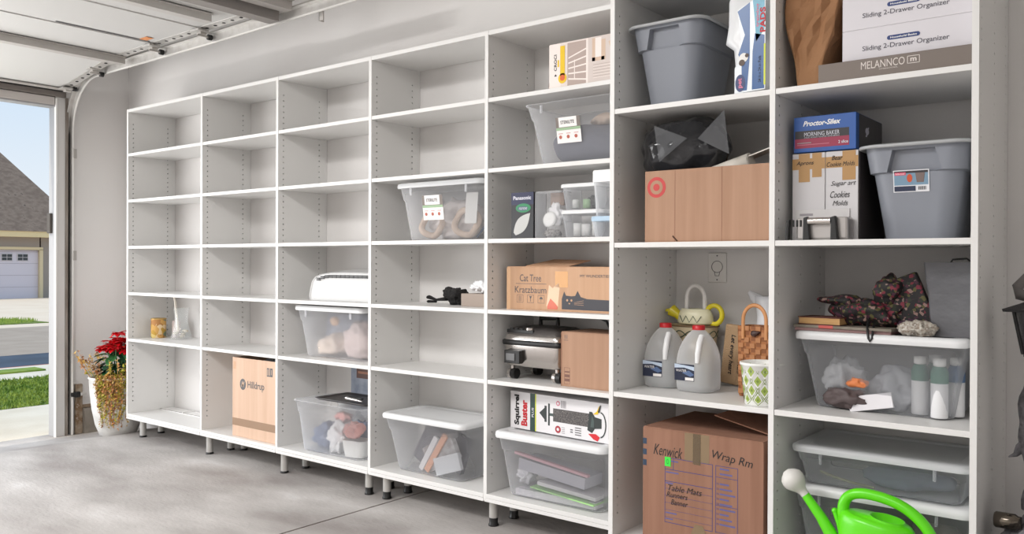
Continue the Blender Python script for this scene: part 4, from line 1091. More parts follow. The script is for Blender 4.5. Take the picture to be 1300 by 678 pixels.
# outlet on the wall
t = thing('wall_outlet', 'white outlet cover with a round keyhole outline on the wall above the jugs', 'outlet', (4.230, WY - 0.0005, 1.189))
b = B(); b.box(-0.041, 0.041, -0.006, 0, -0.062, 0.062, M('outlet_white', (222, 220, 216), 0.4)); b.build('cover_plate', t, bevel=0.003)
b = B(); b.tube([(0.024 * math.cos(a), 0, 0.024 * math.sin(a) + 0.004) for a in [2 * PI * k / 20 for k in range(20)]], 0.0012, gink_m, 5, closed=True)
b.tube([(-0.012, 0, -0.018), (-0.008, 0, -0.034), (0.008, 0, -0.034), (0.012, 0, -0.018)], 0.0012, gink_m, 5)
for z in (0.05, -0.05): b.cyl((0, 0.001, z), (0, -0.001, z), 0.003, gink_m, n=8)
b.build('round_outlet', t, loc=(0, -0.007, 0))
# planter basket & yellow watering can
t = thing('planter_pot', 'cream painted planter with dark swirls behind the jugs, carrying the yellow-spouted can', 'planter', (4.165, 0.264, JZ))
b = B(); cream = M('cream_paint', (206, 190, 158), 0.6, var=(10, (190, 172, 140)))
b.loft([[(0.105 * (0.75 + 0.25 * f) * math.cos(a), 0.078 * (0.75 + 0.25 * f) * math.sin(a), 0.24 * f + 0.0005) for a in [2 * PI * k / 32 for k in range(32)]] for f in (0, 0.5, 1.0)], cream, True, True); b.build('pot_body', t)
b = B()
for ph in (0, PI):
    b.tube([((0.107 * math.cos(a)) * (0.94 + 0.02 * math.sin(6 * a + ph)), 0.080 * math.sin(a) * 0.965, 0.205 + 0.014 * math.sin(6 * a + ph)) for a in [2 * PI * k / 60 for k in range(60)]], 0.0022, M('dark_green_paint', (62, 76, 58), 0.6), 5, closed=True)
b.tube([(0.106 * math.cos(a), 0.079 * math.sin(a), 0.238) for a in [2 * PI * k / 40 for k in range(40)]], 0.004, M('brown_rim', (120, 96, 66), 0.6), 6, closed=True)
b.build('painted_swirls', t)
t = thing('ceramic_watering_can', 'small ceramic watering can with yellow spout and handle and a tall white loop', 'watering can', (4.181, 0.25, JZ + 0.245))
yel = M('yellow_glaze', (222, 206, 44), 0.25); ivo = M('ivory_glaze', (232, 228, 196), 0.3)
b = B(); b.lathe([(0.0, 0), (0.070, 0.0), (0.078, 0.006), (0.072, 0.04), (0.062, 0.062), (0.056, 0.062), (0.060, 0.045)], ivo, sy=0.7); b.build('can_body', t)
b = B(); b.tube([(-0.05, 0, 0.015), (-0.085, 0, 0.038), (-0.110, 0, 0.052)], [0.020, 0.019, 0.026], yel, 12); b.lathe([(0.0, 0.0), (0.026, 0.002), (0.022, 0.012), (0, 0.016)], yel, c=(-0.112, 0, 0.045)); b.build('spout', t)
b = B(); b.tube(arc((0.082, 0, 0.040), 0.034, 150, -140, 16, rz=0.038), 0.010, yel, 10); b.build('handle', t)
b = B(); b.tube([(-0.040, 0, 0.05)] + arc((0.0, 0, 0.105), 0.040, 180, 0, 14, rz=0.052) + [(0.040, 0, 0.05)], 0.0095, M('white_glaze', (232, 230, 226), 0.3), 10); b.build('loop_handle', t)
b = B()
zz = [(-0.05 + 0.016 * k, 0.008 if k % 2 else 0.034) for k in range(7)]
b.tube([(x, -math.sqrt(max(0.0, 1 - (x / 0.078) ** 2)) * 0.054 - 0.0005, z) for x, z in zz], 0.0016, M('dark_green_paint'), 5)
b.build('zigzag_paint', t)
# small burlap pillow sign
t = thing('burlap_sign', 'brown burlap sign printed with sideways words, leaning between jug and wicker bag', 'sign', (4.335, 0.262, JZ + 0.007))
bm_ = M('burlap', (182, 152, 118), 0.9, bump=(200, 0.4))
b = B(); b.T = Matrix.Rotation(rad(6), 4, 'Y'); b.box(-0.055, 0.055, 0, 0.03, 0.0, 0.24, bm_); b.build('cushion', t, bevel=0.008)
b = B(); b.T = Matrix.Rotation(rad(6), 4, 'Y') @ Matrix.Rotation(PI, 4, 'Y') @ Matrix.Translation((0, 0, -0.24))
b.text('Let every heart', 0.004, 0.04, 0.024, 0.16, ink_m, -0.0005, 2, up=True, shear=0.2, bold=0.02); b.text('prepare him room', -0.030, 0.04, 0.020, 0.15, ink_m, -0.0005, 2, up=True, shear=0.2, bold=0.02)
b.build('lettering', t)
# wicker bag
t = thing('wicker_bag', 'woven tan wicker handbag with a curved leather handle', 'handbag', (4.535, 0.085, JZ), rz=rad(-8))
wick = checker_mat('wicker_weave', (160, 104, 60), (130, 78, 42), 48, stretch=(1, 1, 1.0))
b = B(); b.loft([rrect(0.155, 0.09, 0.015, 0.001), rrect(0.16, 0.095, 0.015, 0.01), rrect(0.165, 0.10, 0.015, 0.25), rrect(0.165, 0.10, 0.015, 0.262), rrect(0.150, 0.086, 0.012, 0.262), rrect(0.148, 0.084, 0.012, 0.10)], wick, True, True)
for k in range(12):
    z = 0.012 + k * 0.0212
    for j in range(7):
        x = -0.072 + j * 0.0235
        if (k + j) % 2 == 0: b.box(x, x + 0.021, -0.053, -0.046, z, z + 0.018, M('wicker_slat', (168, 112, 66), 0.5))
b.build('bag_body', t, bevel=0.0012)
b = B(); lea = M('tan_leather', (190, 132, 82), 0.45); b.tube([(-0.052, -0.053, 0.215), (-0.052, -0.053, 0.27)] + arc((-0.005, -0.053, 0.285), 0.047, 180, 0, 14, rz=0.055) + [(0.042, -0.053, 0.27), (0.042, -0.053, 0.215)], 0.0075, lea, 8, flat=0.6); b.build('handle', t, label='tan leather handle')
b = B(); b.blob((0, 0, 0), (0.022, 0.008, 0.014), M('dark_brown_leather', (60, 34, 26), 0.5), 0.4, 40, 1, 3, False); b.build('clasp', t, loc=(0.0, -0.056, 0.238))
# green and white pot
t = thing('lattice_pot', 'white flowerpot with a green lattice pattern at the front edge', 'flowerpot', (4.600, -0.085, JZ))
lat = bpy.data.materials.new('lattice_glaze'); lat.use_nodes = True
b = B(); b.lathe([(0.0, 0), (0.055, 0), (0.058, 0.004), (0.072, 0.138), (0.076, 0.140), (0.076, 0.148), (0.070, 0.150), (0.066, 0.143), (0.055, 0.02), (0, 0.02)], M('pot_white', (232, 232, 228), 0.3), n=40); b.build('pot_body', t)
b = B(); gp = M('lattice_green', (156, 176, 84), 0.4); gp2 = M('lattice_green_dark', (120, 142, 62), 0.4)
for row in range(4):
    for k in range(9):
        a = 2 * PI * (k + 0.5 * (row % 2)) / 9
        zc = 0.022 + row * 0.033
        def P(da, z):
            rr = 0.0588 + (0.0722 - 0.0588) * z / 0.138
            return (rr * math.cos(a + da), rr * math.sin(a + da), z)
        for s0, mm, e in ((1.18, gp2, 1.0), (0.98, M('pot_white'), 1.004), (0.72, gp, 1.008), (0.25, gp2, 1.012)):
            q = [P(-0.27 * s0, zc), P(0, zc - 0.026 * s0 * (0.6 if row == 0 else 1)), P(0.27 * s0, zc), P(0, zc + 0.026 * s0)]
            b.add([(p[0] * e, p[1] * e, p[2]) for p in q], [(0, 1, 2, 3)], mm)
        for s1 in (1,):
            pass
b.build('lattice_pattern', t)
# white pitcher
t = thing('ceramic_pitcher', 'white ceramic pitcher behind the wicker bag', 'pitcher', (4.487, 0.27, JZ))
b = B(); wc = M('white_ceramic', (228, 230, 234), 0.2)
b.lathe([(0.0, 0), (0.05, 0), (0.062, 0.03), (0.064, 0.14), (0.050, 0.24), (0.048, 0.29), (0.055, 0.34), (0.058, 0.365), (0.054, 0.365), (0.045, 0.30), (0.045, 0.05), (0, 0.03)], wc)
b.tube([(-0.03, 0, 0.335), (-0.065, 0, 0.362), (-0.085, 0, 0.380)], [0.030, 0.020, 0.008], wc, 12); b.build('pitcher_body', t)
b = B(); b.tube([(0.05, 0, 0.34), (0.085, 0, 0.32), (0.09, 0, 0.22), (0.058, 0, 0.16)], 0.008, wc, 8); b.build('handle', t)

# ------------------------------------------------------------------ unit 6 base: big moving box
t = thing('moving_box', 'large brown moving box with handwriting and a blue printed form', 'cardboard box', (4.167, -0.153, B5))
W_, H_ = 0.468, 0.437
carton(t, W_, 0.42, H_, cardd_m)
b = B()
for k in range(3): b.rect(0.0, 0.016, H_ - 0.062 - k * 0.040, H_ - 0.040 - k * 0.040, M('print_teal', (44, 62, 84), 0.6))
b.text('Kenwick', 0.045, 0.342, 0.118, 0.040, ink_m, shear=0.35, bend=-0.004); b.text('Wrap Rm', 0.280, 0.352, 0.150, 0.038, ink_m, shear=0.3, bend=-0.016)
b.rect(0.172, 0.268, H_ - 0.10, H_, tape_m, l=1); b.rect(0.205, 0.235, H_ - 0.11, H_, M('tape_overlap', (122, 104, 82), 0.3, alpha=0.5), l=3)
fz0, fz1, fx0, fx1 = 0.098, 0.335, 0.092, 0.282
def line(x0, x1, z, th=0.0014): b.rect(x0, x1, z, z + th, bink_m)
for z in (fz1, fz1 - 0.042, fz1 - 0.086, fz0): line(fx0, fx1, z, 0.0022)
for k in range(5): line(fx0, fx1, fz1 - 0.112 - k * 0.026, 0.001)
for x in (fx0, fx1 - 0.002, fx0 + 0.034): b.rect(x, x + 0.002, fz0 if x != fx0 + 0.034 else fz1 - 0.042, fz1, bink_m)
for z, w0 in ((fz1 - 0.012, 0.05), (fz1 - 0.054, 0.052), (fz1 - 0.094, 0.03), (fz0 + 0.034, 0.045), (fz0 + 0.012, 0.03)): b.rect(fx0 + 0.004, fx0 + 0.004 + w0, z, z + 0.005, M('blue_ink_pale', (96, 92, 140), 0.6))
b.rect(fx0, fx0 + 0.024, fz1 - 0.030, fz1 + 0.004, M('green_sticker', (60, 220, 70), 0.5), l=3); b.text('O', fx0 + 0.007, fz1 - 0.022, 0.010, 0.018, M('sticker_green_dark', (30, 150, 50), 0.5), l=4)
b.text('Table Mats', fx0 + 0.014, fz1 - 0.118, 0.135, 0.022, ink_m, l=3, shear=0.3); b.text('Runners', fx0 + 0.008, fz1 - 0.142, 0.085, 0.020, ink_m, l=3, shear=0.3); b.text('Banner', fx0 + 0.026, fz1 - 0.168, 0.068, 0.020, ink_m, l=3, shear=0.3)
gx0, gx1 = 0.292, 0.376
for z in (fz1 + 0.000, fz1 - 0.040, fz1 - 0.140, fz0 + 0.002): line(gx0, gx1, z, 0.0018)
b.rect(gx0, gx0 + 0.002, fz0, fz1, bink_m); b.rect(gx1 - 0.002, gx1, fz0, fz1, bink_m)
for k in range(12):
    if k == 2: continue
    z = fz1 - 0.012 - k * 0.0178
    b.rect(gx0 + 0.016, gx0 + 0.016 + 0.035 + 0.012 * ((k * 7) % 3), z, z + 0.006, M('blue_ink_pale'))
    if k > 1: b.rect(gx0 + 0.005, gx0 + 0.012, z, z + 0.006, bink_m); b.rect(gx0 + 0.0065, gx0 + 0.0105, z + 0.001, z + 0.005, cardd_m, l=2)
b.poly([(0.20, 0.0), (0.20, 0.08), (0.215, 0.112), (0.245, 0.11), (0.26, 0.08), (0.262, 0.0)], tape_m, l=3)
b.build('printing', t)
b = B(); b.add([(0.24, 0.10, H_ + 0.055), (0.465, 0.10, H_ + 0.006), (0.467, 0.30, H_ + 0.008), (0.29, 0.34, H_ + 0.075)], [(0, 1, 2, 3)], cardd_m); b.build('flap', t, thick=0.004, label='lifted inner flap')
b = B(); b.blob((0, 0, 0.03), (0.13, 0.09, 0.035), M('black_bag', (28, 28, 30), 0.4), 0.4, 14, 3, 4, True)
tag(b.build('plastic_bag', loc=(4.53, 0.245, B5 + H_ + 0.0045)), 'black bag lying on the back of the large moving box', 'plastic bag')

# ------------------------------------------------------------------ unit 7 top
t = thing('paper_bag', 'tall crumpled brown paper bag left of the organizer boxes', 'paper bag', (4.778, 0.02, TOPZ))
pb = M('kraft_paper', (150, 108, 74), 0.8, var=(3, (162, 120, 84)), bump=(14, 1.0))
b = B()
rings = []
for k in range(14):
    f = k / 13; z = 0.002 + 0.44 * f
    w0, d0 = 0.07 + 0.112 * min(1, f * 1.6), 0.22 + 0.02 * f
    ringp = []
    for p in rrect(w0, d0, 0.006, z, n=2, cx=-0.022 + 0.022 * f):
        q = noise.noise(Vector((p[0] * 14, p[1] * 9, z * 7))) * 0.009 * min(1, f * 3)
        ringp.append((p[0] + q, p[1] + q, z))
    # extra points along the sides come from subdividing each straight edge
    out = []
    L = len(ringp)
    for i in range(L):
        a, c = Vector(ringp[i]), Vector(ringp[(i + 1) % L])
        n_ = 7 if (a - c).length > 0.05 else 1
        for j in range(n_):
            p = a.lerp(c, j / n_)
            q = (0.5 - abs(noise.noise(Vector((p.x * 22, p.y * 16, z * 12 + 3))) * 2.2)) * 0.022 * min(1, f * 2.5) if n_ > 1 else 0
            out.append((p.x + (q if abs(p.x + 0.01) > w0 * 0.45 else 0) * (1 if p.x > 0 else -1) * 0.5, p.y + (q if p.y < 0 else -q) - 0.006 * f, p.z))
    rings.append(out)
b.loft(rings, pb, True, False, smooth=False); b.build('bag_body', t)
t = thing('frame_box', 'flat taupe grey box lettered MELANNCO under the organizer boxes', 'box', (4.812, -0.150, TOPZ))
tau = M('taupe_box', (120, 110, 103), 0.6)
b = B(); b.box(0, 0.450, 0, 0.45, 0, 0.060, tau); b.build('box_body', t, bevel=0.0015)
b = B(); sil = M('silver_lettering', (216, 208, 202), 0.4)
b.text('MELANNCO', 0.135, 0.026, 0.130, 0.024, sil); b.text('INTERNATIONAL', 0.19, 0.019, 0.055, 0.004, sil)
for q in ((0.272, 0.308, 0.026, 0.028), (0.272, 0.308, 0.048, 0.050), (0.272, 0.274, 0.026, 0.050), (0.306, 0.308, 0.026, 0.050)): b.rect(*q, sil, l=2)
b.text('m', 0.281, 0.032, 0.018, 0.011, sil, bold=0.03); b.build('lettering', t, label='silver grey lettering')
for k in range(2):
    t = thing('organizer_box', ('lower' if k == 0 else 'upper') + ' of the two white Sliding 2-Drawer Organizer boxes', 'box', (4.875 + 0.0 * k, -0.105, TOPZ + 0.0605 + k * 0.1062), group='white drawer organizer boxes')
    b = B(); b.box(0, 0.383, 0, 0.40, 0, 0.1058, M('white_box', (216, 213, 218), 0.5)); b.build('box_body', t, bevel=0.0012)
    b = B()
    b.text('Sliding 2-Drawer Organizer', 0.063, 0.030, 0.255, 0.020, M('organizer_ink', (80, 78, 88), 0.5), bold=0.008)
    pill = [(0.145 + 0.007 * math.cos(PI / 2 + PI * j / 8), 0.0655 + 0.007 * math.sin(PI / 2 + PI * j / 8)) for j in range(9)] + [(0.228 + 0.007 * math.cos(-PI / 2 + PI * j / 8), 0.0655 + 0.007 * math.sin(-PI / 2 + PI * j / 8)) for j in range(9)]
    b.poly(pill, M('logo_navy', (34, 56, 116), 0.5), l=2); b.text('Household Basics', 0.148, 0.0625, 0.078, 0.006, pwhite_m, l=3, bold=0.02)
    b.build('printing', t)

# unit 7 middle: stacked boxes
t = thing('taped_box', 'left of the two white boxes joined with tan tape, labelled by hand', 'box', (4.695, -0.06, MZ))
wbm = M('white_corrugate', (206, 204, 206), 0.7)
b = B(); b.box(0, 0.111, 0, 0.30, 0, 0.298, wbm); b.build('box_body', t, bevel=0.002)
t2 = thing('taped_box', 'right of the two white taped boxes, handwritten Sugar Cookie Molds', 'box', (4.808, -0.06, MZ))
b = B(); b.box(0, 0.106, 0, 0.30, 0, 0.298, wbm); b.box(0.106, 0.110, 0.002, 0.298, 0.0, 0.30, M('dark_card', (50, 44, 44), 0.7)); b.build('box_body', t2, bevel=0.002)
b = B(); b.rect(0, 0.111, 0.243, 0.280, btape_m, l=1); b.rect(0.022, 0.060, 0.20, 0.297, btape_m, l=2); b.rect(0.068, 0.100, 0.215, 0.297, btape_m, l=2)
b.text('Aprons', 0.014, 0.254, 0.060, 0.018, ink_m, l=4, shear=0.3, bold=0.01); b.build('tape_and_writing', t)
b = B(); b.rect(0, 0.106, 0.243, 0.280, btape_m, l=1); b.rect(0.055, 0.098, 0.20, 0.297, btape_m, l=2)
b.text('Bear', 0.020, 0.268, 0.036, 0.015, ink_m, l=4, shear=0.3, bold=0.01); b.text('Cookie Molds', -0.012 + 0.016, 0.247, 0.092, 0.015, ink_m, l=4, shear=0.3)
b.text('Sugar art', 0.018, 0.178, 0.082, 0.020, ink_m, l=4, shear=0.4); b.text('Cookies', 0.016, 0.142, 0.064, 0.022, ink_m, l=4, shear=0.35); b.text('Molds', 0.024, 0.116, 0.050, 0.016, ink_m, l=4, shear=0.35)
b.build('tape_and_writing', t2)
t = thing('toaster_box', 'blue, black and red Proctor-Silex product box on the white taped boxes', 'box', (4.700, -0.062, MZ + 0.3015))
blu = M('box_blue', (34, 84, 158), 0.4)
b = B(); b.box(0, 0.207, 0, 0.30, 0, 0.121, blu); b.build('box_body', t, bevel=0.0015)
b = B(); dk2 = M('print_black', (34, 30, 34), 0.4)
b.rect(0.004, 0.185, 0.046, 0.073, dk2); b.rect(0.004, 0.185, 0.014, 0.046, M('print_magenta', (148, 32, 68), 0.4))
b.text('Proctor-Silex', 0.032, 0.088, 0.126, 0.018, pwhite_m, shear=0.3, bold=0.03); b.text('MORNING BAKER', 0.036, 0.053, 0.118, 0.014, M('print_silver'), l=3)
b.text('COOL TOUCH TOASTER WITH BREAD', 0.036, 0.047, 0.118, 0.004, M('print_silver'), l=3)
b.rect(0.012, 0.06, 0.030, 0.033, M('print_fine'), l=3); b.rect(0.012, 0.12, 0.024, 0.0265, M('print_pinkline', (190, 110, 130), 0.5), l=3); b.text('2 slice', 0.15, 0.022, 0.032, 0.010, M('print_silver'), l=3, bold=0.02)
b.build('printing', t)
b = B(); b.T = Matrix.Translation((0.2072, 0, 0)) @ Matrix.Rotation(PI / 2, 4, 'Z')
b.rect(0.03, 0.298, 0.002, 0.119, M('print_charcoal', (48, 44, 46), 0.4)); b.rect(0.225, 0.245, 0.01, 0.11, M('grey_ink'), l=2); b.disc(0.12, 0.07, 0.020, M('print_silver'), l=2, rz=0.012); b.poly([(0.10, 0.05), (0.13, 0.085), (0.14, 0.085), (0.115, 0.05)], M('print_silver'), l=3)
b.build('side_printing', t)
# sandwich press
t = thing('sandwich_press', 'silver countertop press with black side arms and a round bar handle', 'sandwich press', (4.703, -0.150, MZ))
sv = M('satin_silver', (176, 172, 170), 0.3, 0.6)
b = B(); b.box(0.03, 0.20, 0.020, 0.085, 0.0, 0.075, sv); b.build('press_body', t, bevel=0.008)
b = B(); b.box(0.006, 0.185, 0.0855, 0.089, 0.0, 0.105, M('plate_silver', (196, 194, 194), 0.35, 0.3)); b.rect(0.02, 0.065, 0.084, 0.092, M('print_fine'), 0.0855, 1); b.build('back_plate', t, bevel=0.003)
for x in (0.068, 0.158):
    b = B(); b.prism([(x - 0.009, 0.0), (x - 0.007, 0.074), (x + 0.008, 0.078), (x + 0.016, 0.0)], 0.0, 0.020, black_m); b.build('side_arm', t, bevel=0.003)
b = B(); b.prism([(-0.002, 0.0), (0.004, 0.064), (0.016, 0.070), (0.012, 0.0)], 0.0, 0.018, black_m); b.build('side_arm', t, bevel=0.003)
b = B(); b.cyl((0.076, 0.010, 0.062), (0.150, 0.010, 0.062), 0.0125, chrome_m); b.build('bar_handle', t)
b = B()
for k in range(4): b.box(0.020 + k * 0.012, 0.026 + k * 0.012, 0.0165, 0.020, 0.045 - (0.022 if k == 3 else 0), 0.068, black_m)
b.build('lever_slots', t, bevel=0.001)

# unit 7: lidded bin with things on top
t = thing('storage_bin', 'wide lidded bin of bottles and bags, carrying books and the floral bag', 'storage bin', (4.974, 0.105, JZ), rz=rad(-2.5), group='clear storage bins on the shelves')
bin_parts(t, 0.535, 0.33, 0.262, dfrost_m, 0.040, lidw_m, tabs=False, lidh=0.018)
IN = JZ + 0.006
for k, (x, y, cc, rl, lb) in enumerate(((5.085, 0.03, (70, 120, 104), 0, 'leftmost white bottle with a green shoulder in the wide bin'), (5.150, -0.005, (78, 128, 112), 0, 'white bottle with a green shoulder, frontmost in the wide bin'), (5.115, 0.10, (90, 130, 112), 0, 'white bottle with a green shoulder, rearmost in the wide bin'), (5.185, 0.06, (110, 134, 168), 0, 'white bottle with a blue shoulder, rightmost in the wide bin'))):
    tb = thing('spray_bottle', lb, 'bottle', (x, y, IN), group='bottles in the wide bin')
    b = B(); b.lathe([(0.0, 0), (0.024, 0), (0.026, 0.004), (0.026, 0.11)], M('bottle_white', (232, 232, 234), 0.4), n=18); b.build('bottle_body', tb)
    b = B(); b.lathe([(0.0265, 0.11), (0.0265, 0.145), (0.018, 0.162)], M('bottle_sleeve_%d' % k, cc, 0.5), n=18, cap0=True, cap1=True); b.build('label_sleeve', tb)
    b = B(); b.lathe([(0.014, 0.162), (0.019, 0.165), (0.019, 0.187), (0, 0.189)], pwhite_m, n=18); b.build('cap', tb)
cloth('plastic_bag', 'clear crumpled bag at the left inside the wide bin', 'plastic bag', (4.835, 0.07, IN), (0.075, 0.08, 0.095), M('bubble_film', (216, 218, 222), 0.25), 0.4, 16, 3)
cloth('paper_bag', 'dark brown bag low in the wide bin', 'bag', (4.865, -0.01, IN), (0.08, 0.03, 0.045), M('dark_bag', (90, 78, 78), 0.6), 0.4, 16, 4)
cloth('orange_pouch', 'orange pouch in the middle of the wide bin', 'pouch', (4.90, -0.012, IN + 0.072), (0.040, 0.02, 0.020), M('orange_pouch', (222, 130, 76), 0.5), 0.4, 20, 5)
sheet('white_packet', 'white paper packet at the front of the wide bin', 'packet', (4.95, -0.02, IN + 0.005), (0.14, 0.012, 0.05), (rad(-10), rad(-12), 0), M('packet_white', (228, 226, 230), 0.4))
cloth('plastic_bag', 'grey film bag sloping down to the right inside the wide bin', 'plastic bag', (5.0, 0.06, IN), (0.085, 0.06, 0.085), M('grey_film2', (180, 182, 188), 0.25), 0.35, 12, 9)
LT = JZ + 0.2625
b = B(); b.box(0, 0.32, 0, 0.16, 0, 0.010, M('rose_cover', (140, 108, 106), 0.6)); tag(b.build('magazine', loc=(4.695, -0.03, LT + 0.0005), rz=rad(-3), bevel=0.001), 'rose-covered magazine lowest on the bin lid', 'magazine')
b = B(); b.box(0, 0.33, 0, 0.16, 0, 0.009, M('olive_cover', (110, 104, 90), 0.6, var=(16, (140, 130, 120)))); b.box(0.09, 0.14, -0.001, 0.0, 0.0, 0.010, M('coral_tab', (196, 90, 84), 0.5)); tag(b.build('magazine', loc=(4.690, -0.03, LT + 0.0112), rz=rad(-5), bevel=0.001), 'grey green magazine between the rose one and the book', 'magazine')
t = thing('book', 'thick tan-edged book on top of the magazines', 'book', (4.700, -0.015, LT + 0.0207), rz=rad(-6))
b = B(); b.box(0.003, 0.147, 0.003, 0.105, 0.003, 0.024, M('page_edges', (204, 164, 112), 0.8, var=(60, (190, 148, 96)), stretch=(0.2, 0.2, 10))); b.build('pages', t)
b = B(); cv = M('book_cover', (92, 50, 40), 0.6); b.box(0, 0.150, 0, 0.108, 0, 0.003, cv); b.box(0, 0.150, 0, 0.108, 0.024, 0.027, cv); b.build('cover', t, bevel=0.0008)
flo = checker_mat('floral_print', None, None, 105, vor=True, cols=[(24, 22, 24), (30, 27, 27), (84, 80, 42), (26, 22, 24), (112, 34, 50), (40, 44, 33), (24, 21, 24), (140, 112, 104), (28, 25, 27), (66, 30, 48), (24, 22, 24)])
t = thing('floral_bag', 'dark floral cloth bag with black strap, slumped on the bin lid', 'bag', (4.905, 0.06, LT))
b = B(); b.blob((0.02, 0.0, 0.065), (0.145, 0.08, 0.06), flo, 0.35, 11, 4, 5, True); b.build('bag_body', t)
b = B(); b.blob((0, 0, 0), (0.09, 0.05, 0.022), flo, 0.4, 14, 7, 4, False); o = b.build('bag_flap', t, loc=(-0.075, -0.02, 0.105))
b = B(); b.blob((0, 0, 0), (0.055, 0.045, 0.06), flo, 0.45, 16, 9, 4, False); b.build('gathered_top', t, loc=(0.075, -0.01, 0.142))
b = B(); b.tube([(0.03, -0.06, 0.05), (0.035, -0.10, 0.03), (0.04, -0.118, 0.012), (0.045, -0.125, -0.012), (0.050, -0.126, -0.022), (0.056, -0.125, -0.012), (0.055, -0.11, 0.012), (0.05, -0.08, 0.03)], 0.004, black_m, 6); b.build('strap', t, label='black strap')
b = B(); b.blob((0, 0, 0), (0.06, 0.04, 0.025), M('purple_cloth', (62, 38, 58), 0.8), 0.4, 16, 2, 4, False); b.build('purple_lining', t, loc=(0.15, -0.03, 0.03))
# floral packet standing
t = thing('floral_packet', 'black floral gift packet leaning against the grey shopping bag', 'packet', (5.09, 0.04, LT))
b = B(); b.T = Matrix.Rotation(rad(-22), 4, 'Y'); b.box(-0.055, 0.055, 0, 0.03, 0.012, 0.20, flo); b.build('packet_body', t, bevel=0.006)
cloth('bead_bag', 'clear bag of pale beads lying on the bin lid', 'bead bag', (5.092, -0.035, LT + 0.001), (0.062, 0.035, 0.030), M('beads', (190, 186, 176), 0.3, var=(110, (120, 104, 90), (226, 226, 222))), 0.3, 30, 4)
t = thing('shopping_bag', 'charcoal grey shopping bag standing on the right end of the bin lid', 'shopping bag', (5.190, 0.035, LT))
gb = M('charcoal_paper', (88, 88, 92), 0.35, bump=(8, 1.0))
b = B(); rings = []
for k in range(8):
    f = k / 7; z = 0.001 + 0.235 * f
    out = []
    for p in rrect(0.125 + 0.02 * f, 0.10 - 0.035 * f, 0.004, z, n=1, cx=-0.012 * f):
        q = noise.noise(Vector((p[0] * 20, p[1] * 20, z * 20))) * 0.014 * f
        out.append((p[0] + q, p[1] - abs(q), z))
    rings.append(out)
b.loft(rings, gb, True, False, smooth=False); b.build('bag_body', t)
b = B(); b.tube([(-0.02, 0.0, 0.232), (-0.01, -0.01, 0.245), (0.03, -0.01, 0.248), (0.045, 0.0, 0.234)], 0.003, black_m, 6); b.build('handle', t)

# unit 7 base: two wide bins
t = thing('storage_bin', 'lower wide grey-toned bin on the bottom board behind the green can', 'storage bin', (4.968, 0.135, B5), group='clear storage bins on the shelves')
bin_parts(t, 0.565, 0.36, 0.292, dfrost_m, 0.035, lidw_m, tabs=True, lidh=0.020)
cloth('folded_cloth', 'taupe cloth at the right inside the lower wide bin', 'folded cloth', (5.11, 0.12, B5 + 0.006), (0.085, 0.12, 0.12), M('taupe_cloth', (150, 138, 132), 0.9), 0.25, 9, 3)
cloth('folded_cloth', 'grey cloth at the left inside the lower wide bin', 'folded cloth', (4.88, 0.13, B5 + 0.006), (0.13, 0.12, 0.11), M('dim_cloth', (120, 122, 126), 0.9), 0.25, 9, 5)
LB = B5 + 0.2935
t = thing('storage_bin', 'upper shallow lidded bin with bluish contents, behind the green can', 'storage bin', (4.968, 0.130, LB), group='clear storage bins on the shelves')
bin_parts(t, 0.555, 0.36, 0.135, dfrost_m, 0.022, lidc_m, tabs=True, lidh=0.014, shoulder=0.6)
cloth('folded_cloth', 'blue grey folded cloth inside the upper shallow bin', 'folded cloth', (5.03, 0.12, LB + 0.005), (0.15, 0.11, 0.036), M('blue_cloth', (112, 122, 140), 0.9), 0.2, 9, 3)
b = B(); b.tube([(0, 0, 0.035), (0.05, 0, 0.022), (0.11, 0.0, 0.012), (0.18, 0, 0.006)], 0.005, M('olive_wire', (130, 132, 100), 0.6), 6)
tag(b.build('garden_wire', loc=(4.775, 0.0, LB + 0.008)), 'olive green wire curving inside the upper shallow bin', 'wire')

# ------------------------------------------------------------------ green watering can
t = thing('watering_can', 'bright green plastic watering can with a pale grey rose', 'watering can', (5.005, -0.155, B5))
gr_ = M('lime_plastic', (96, 216, 20), 0.3)
grd = M('lime_shade_plastic', (44, 140, 16), 0.5)  # darker copy of the green, shade painted into the can's opening
b = B()
def el(rx, ry, z, tilt=0.0, cx=0.0, n=36): return [(cx + rx * math.cos(2 * PI * k / n), ry * math.sin(2 * PI * k / n), z + tilt * math.cos(2 * PI * k / n)) for k in range(n)]
cxb = -0.002
b.loft([el(0.100, 0.058, 0.001, 0, cxb), el(0.110, 0.064, 0.01, 0, cxb), el(0.115, 0.068, 0.12, 0, cxb), el(0.115, 0.068, 0.225, -0.012, cxb), el(0.110, 0.064, 0.242, -0.014, cxb), el(0.104, 0.060, 0.250, -0.013, cxb), el(0.092, 0.053, 0.254, -0.012, cxb + 0.004)], gr_, True, False)
b.loft([el(0.092, 0.053, 0.254, -0.012, cxb + 0.004), el(0.052, 0.045, 0.254, -0.007, 0.030), el(0.052, 0.045, 0.258, -0.007, 0.030), el(0.048, 0.041, 0.258, -0.007, 0.030), el(0.046, 0.039, 0.12, 0, 0.030)], gr_, False, False)
b.loft([el(0.046, 0.039, 0.12, 0, 0.030), el(0.005, 0.004, 0.118, 0, 0.035)], grd, False, True)
b.build('can_body', t)
b = B()
b.tube([(-0.085, 0, 0.20), (-0.108, 0, 0.255), (-0.100, 0, 0.300), (-0.068, 0, 0.322), (-0.02, 0, 0.325), (0.05, 0, 0.315), (0.105, 0, 0.288), (0.150, 0, 0.245), (0.172, 0, 0.19), (0.160, 0, 0.12), (0.105, 0, 0.07)], [0.024, 0.020, 0.019, 0.018, 0.0175, 0.0175, 0.018, 0.018, 0.018, 0.018, 0.020], gr_, 14)
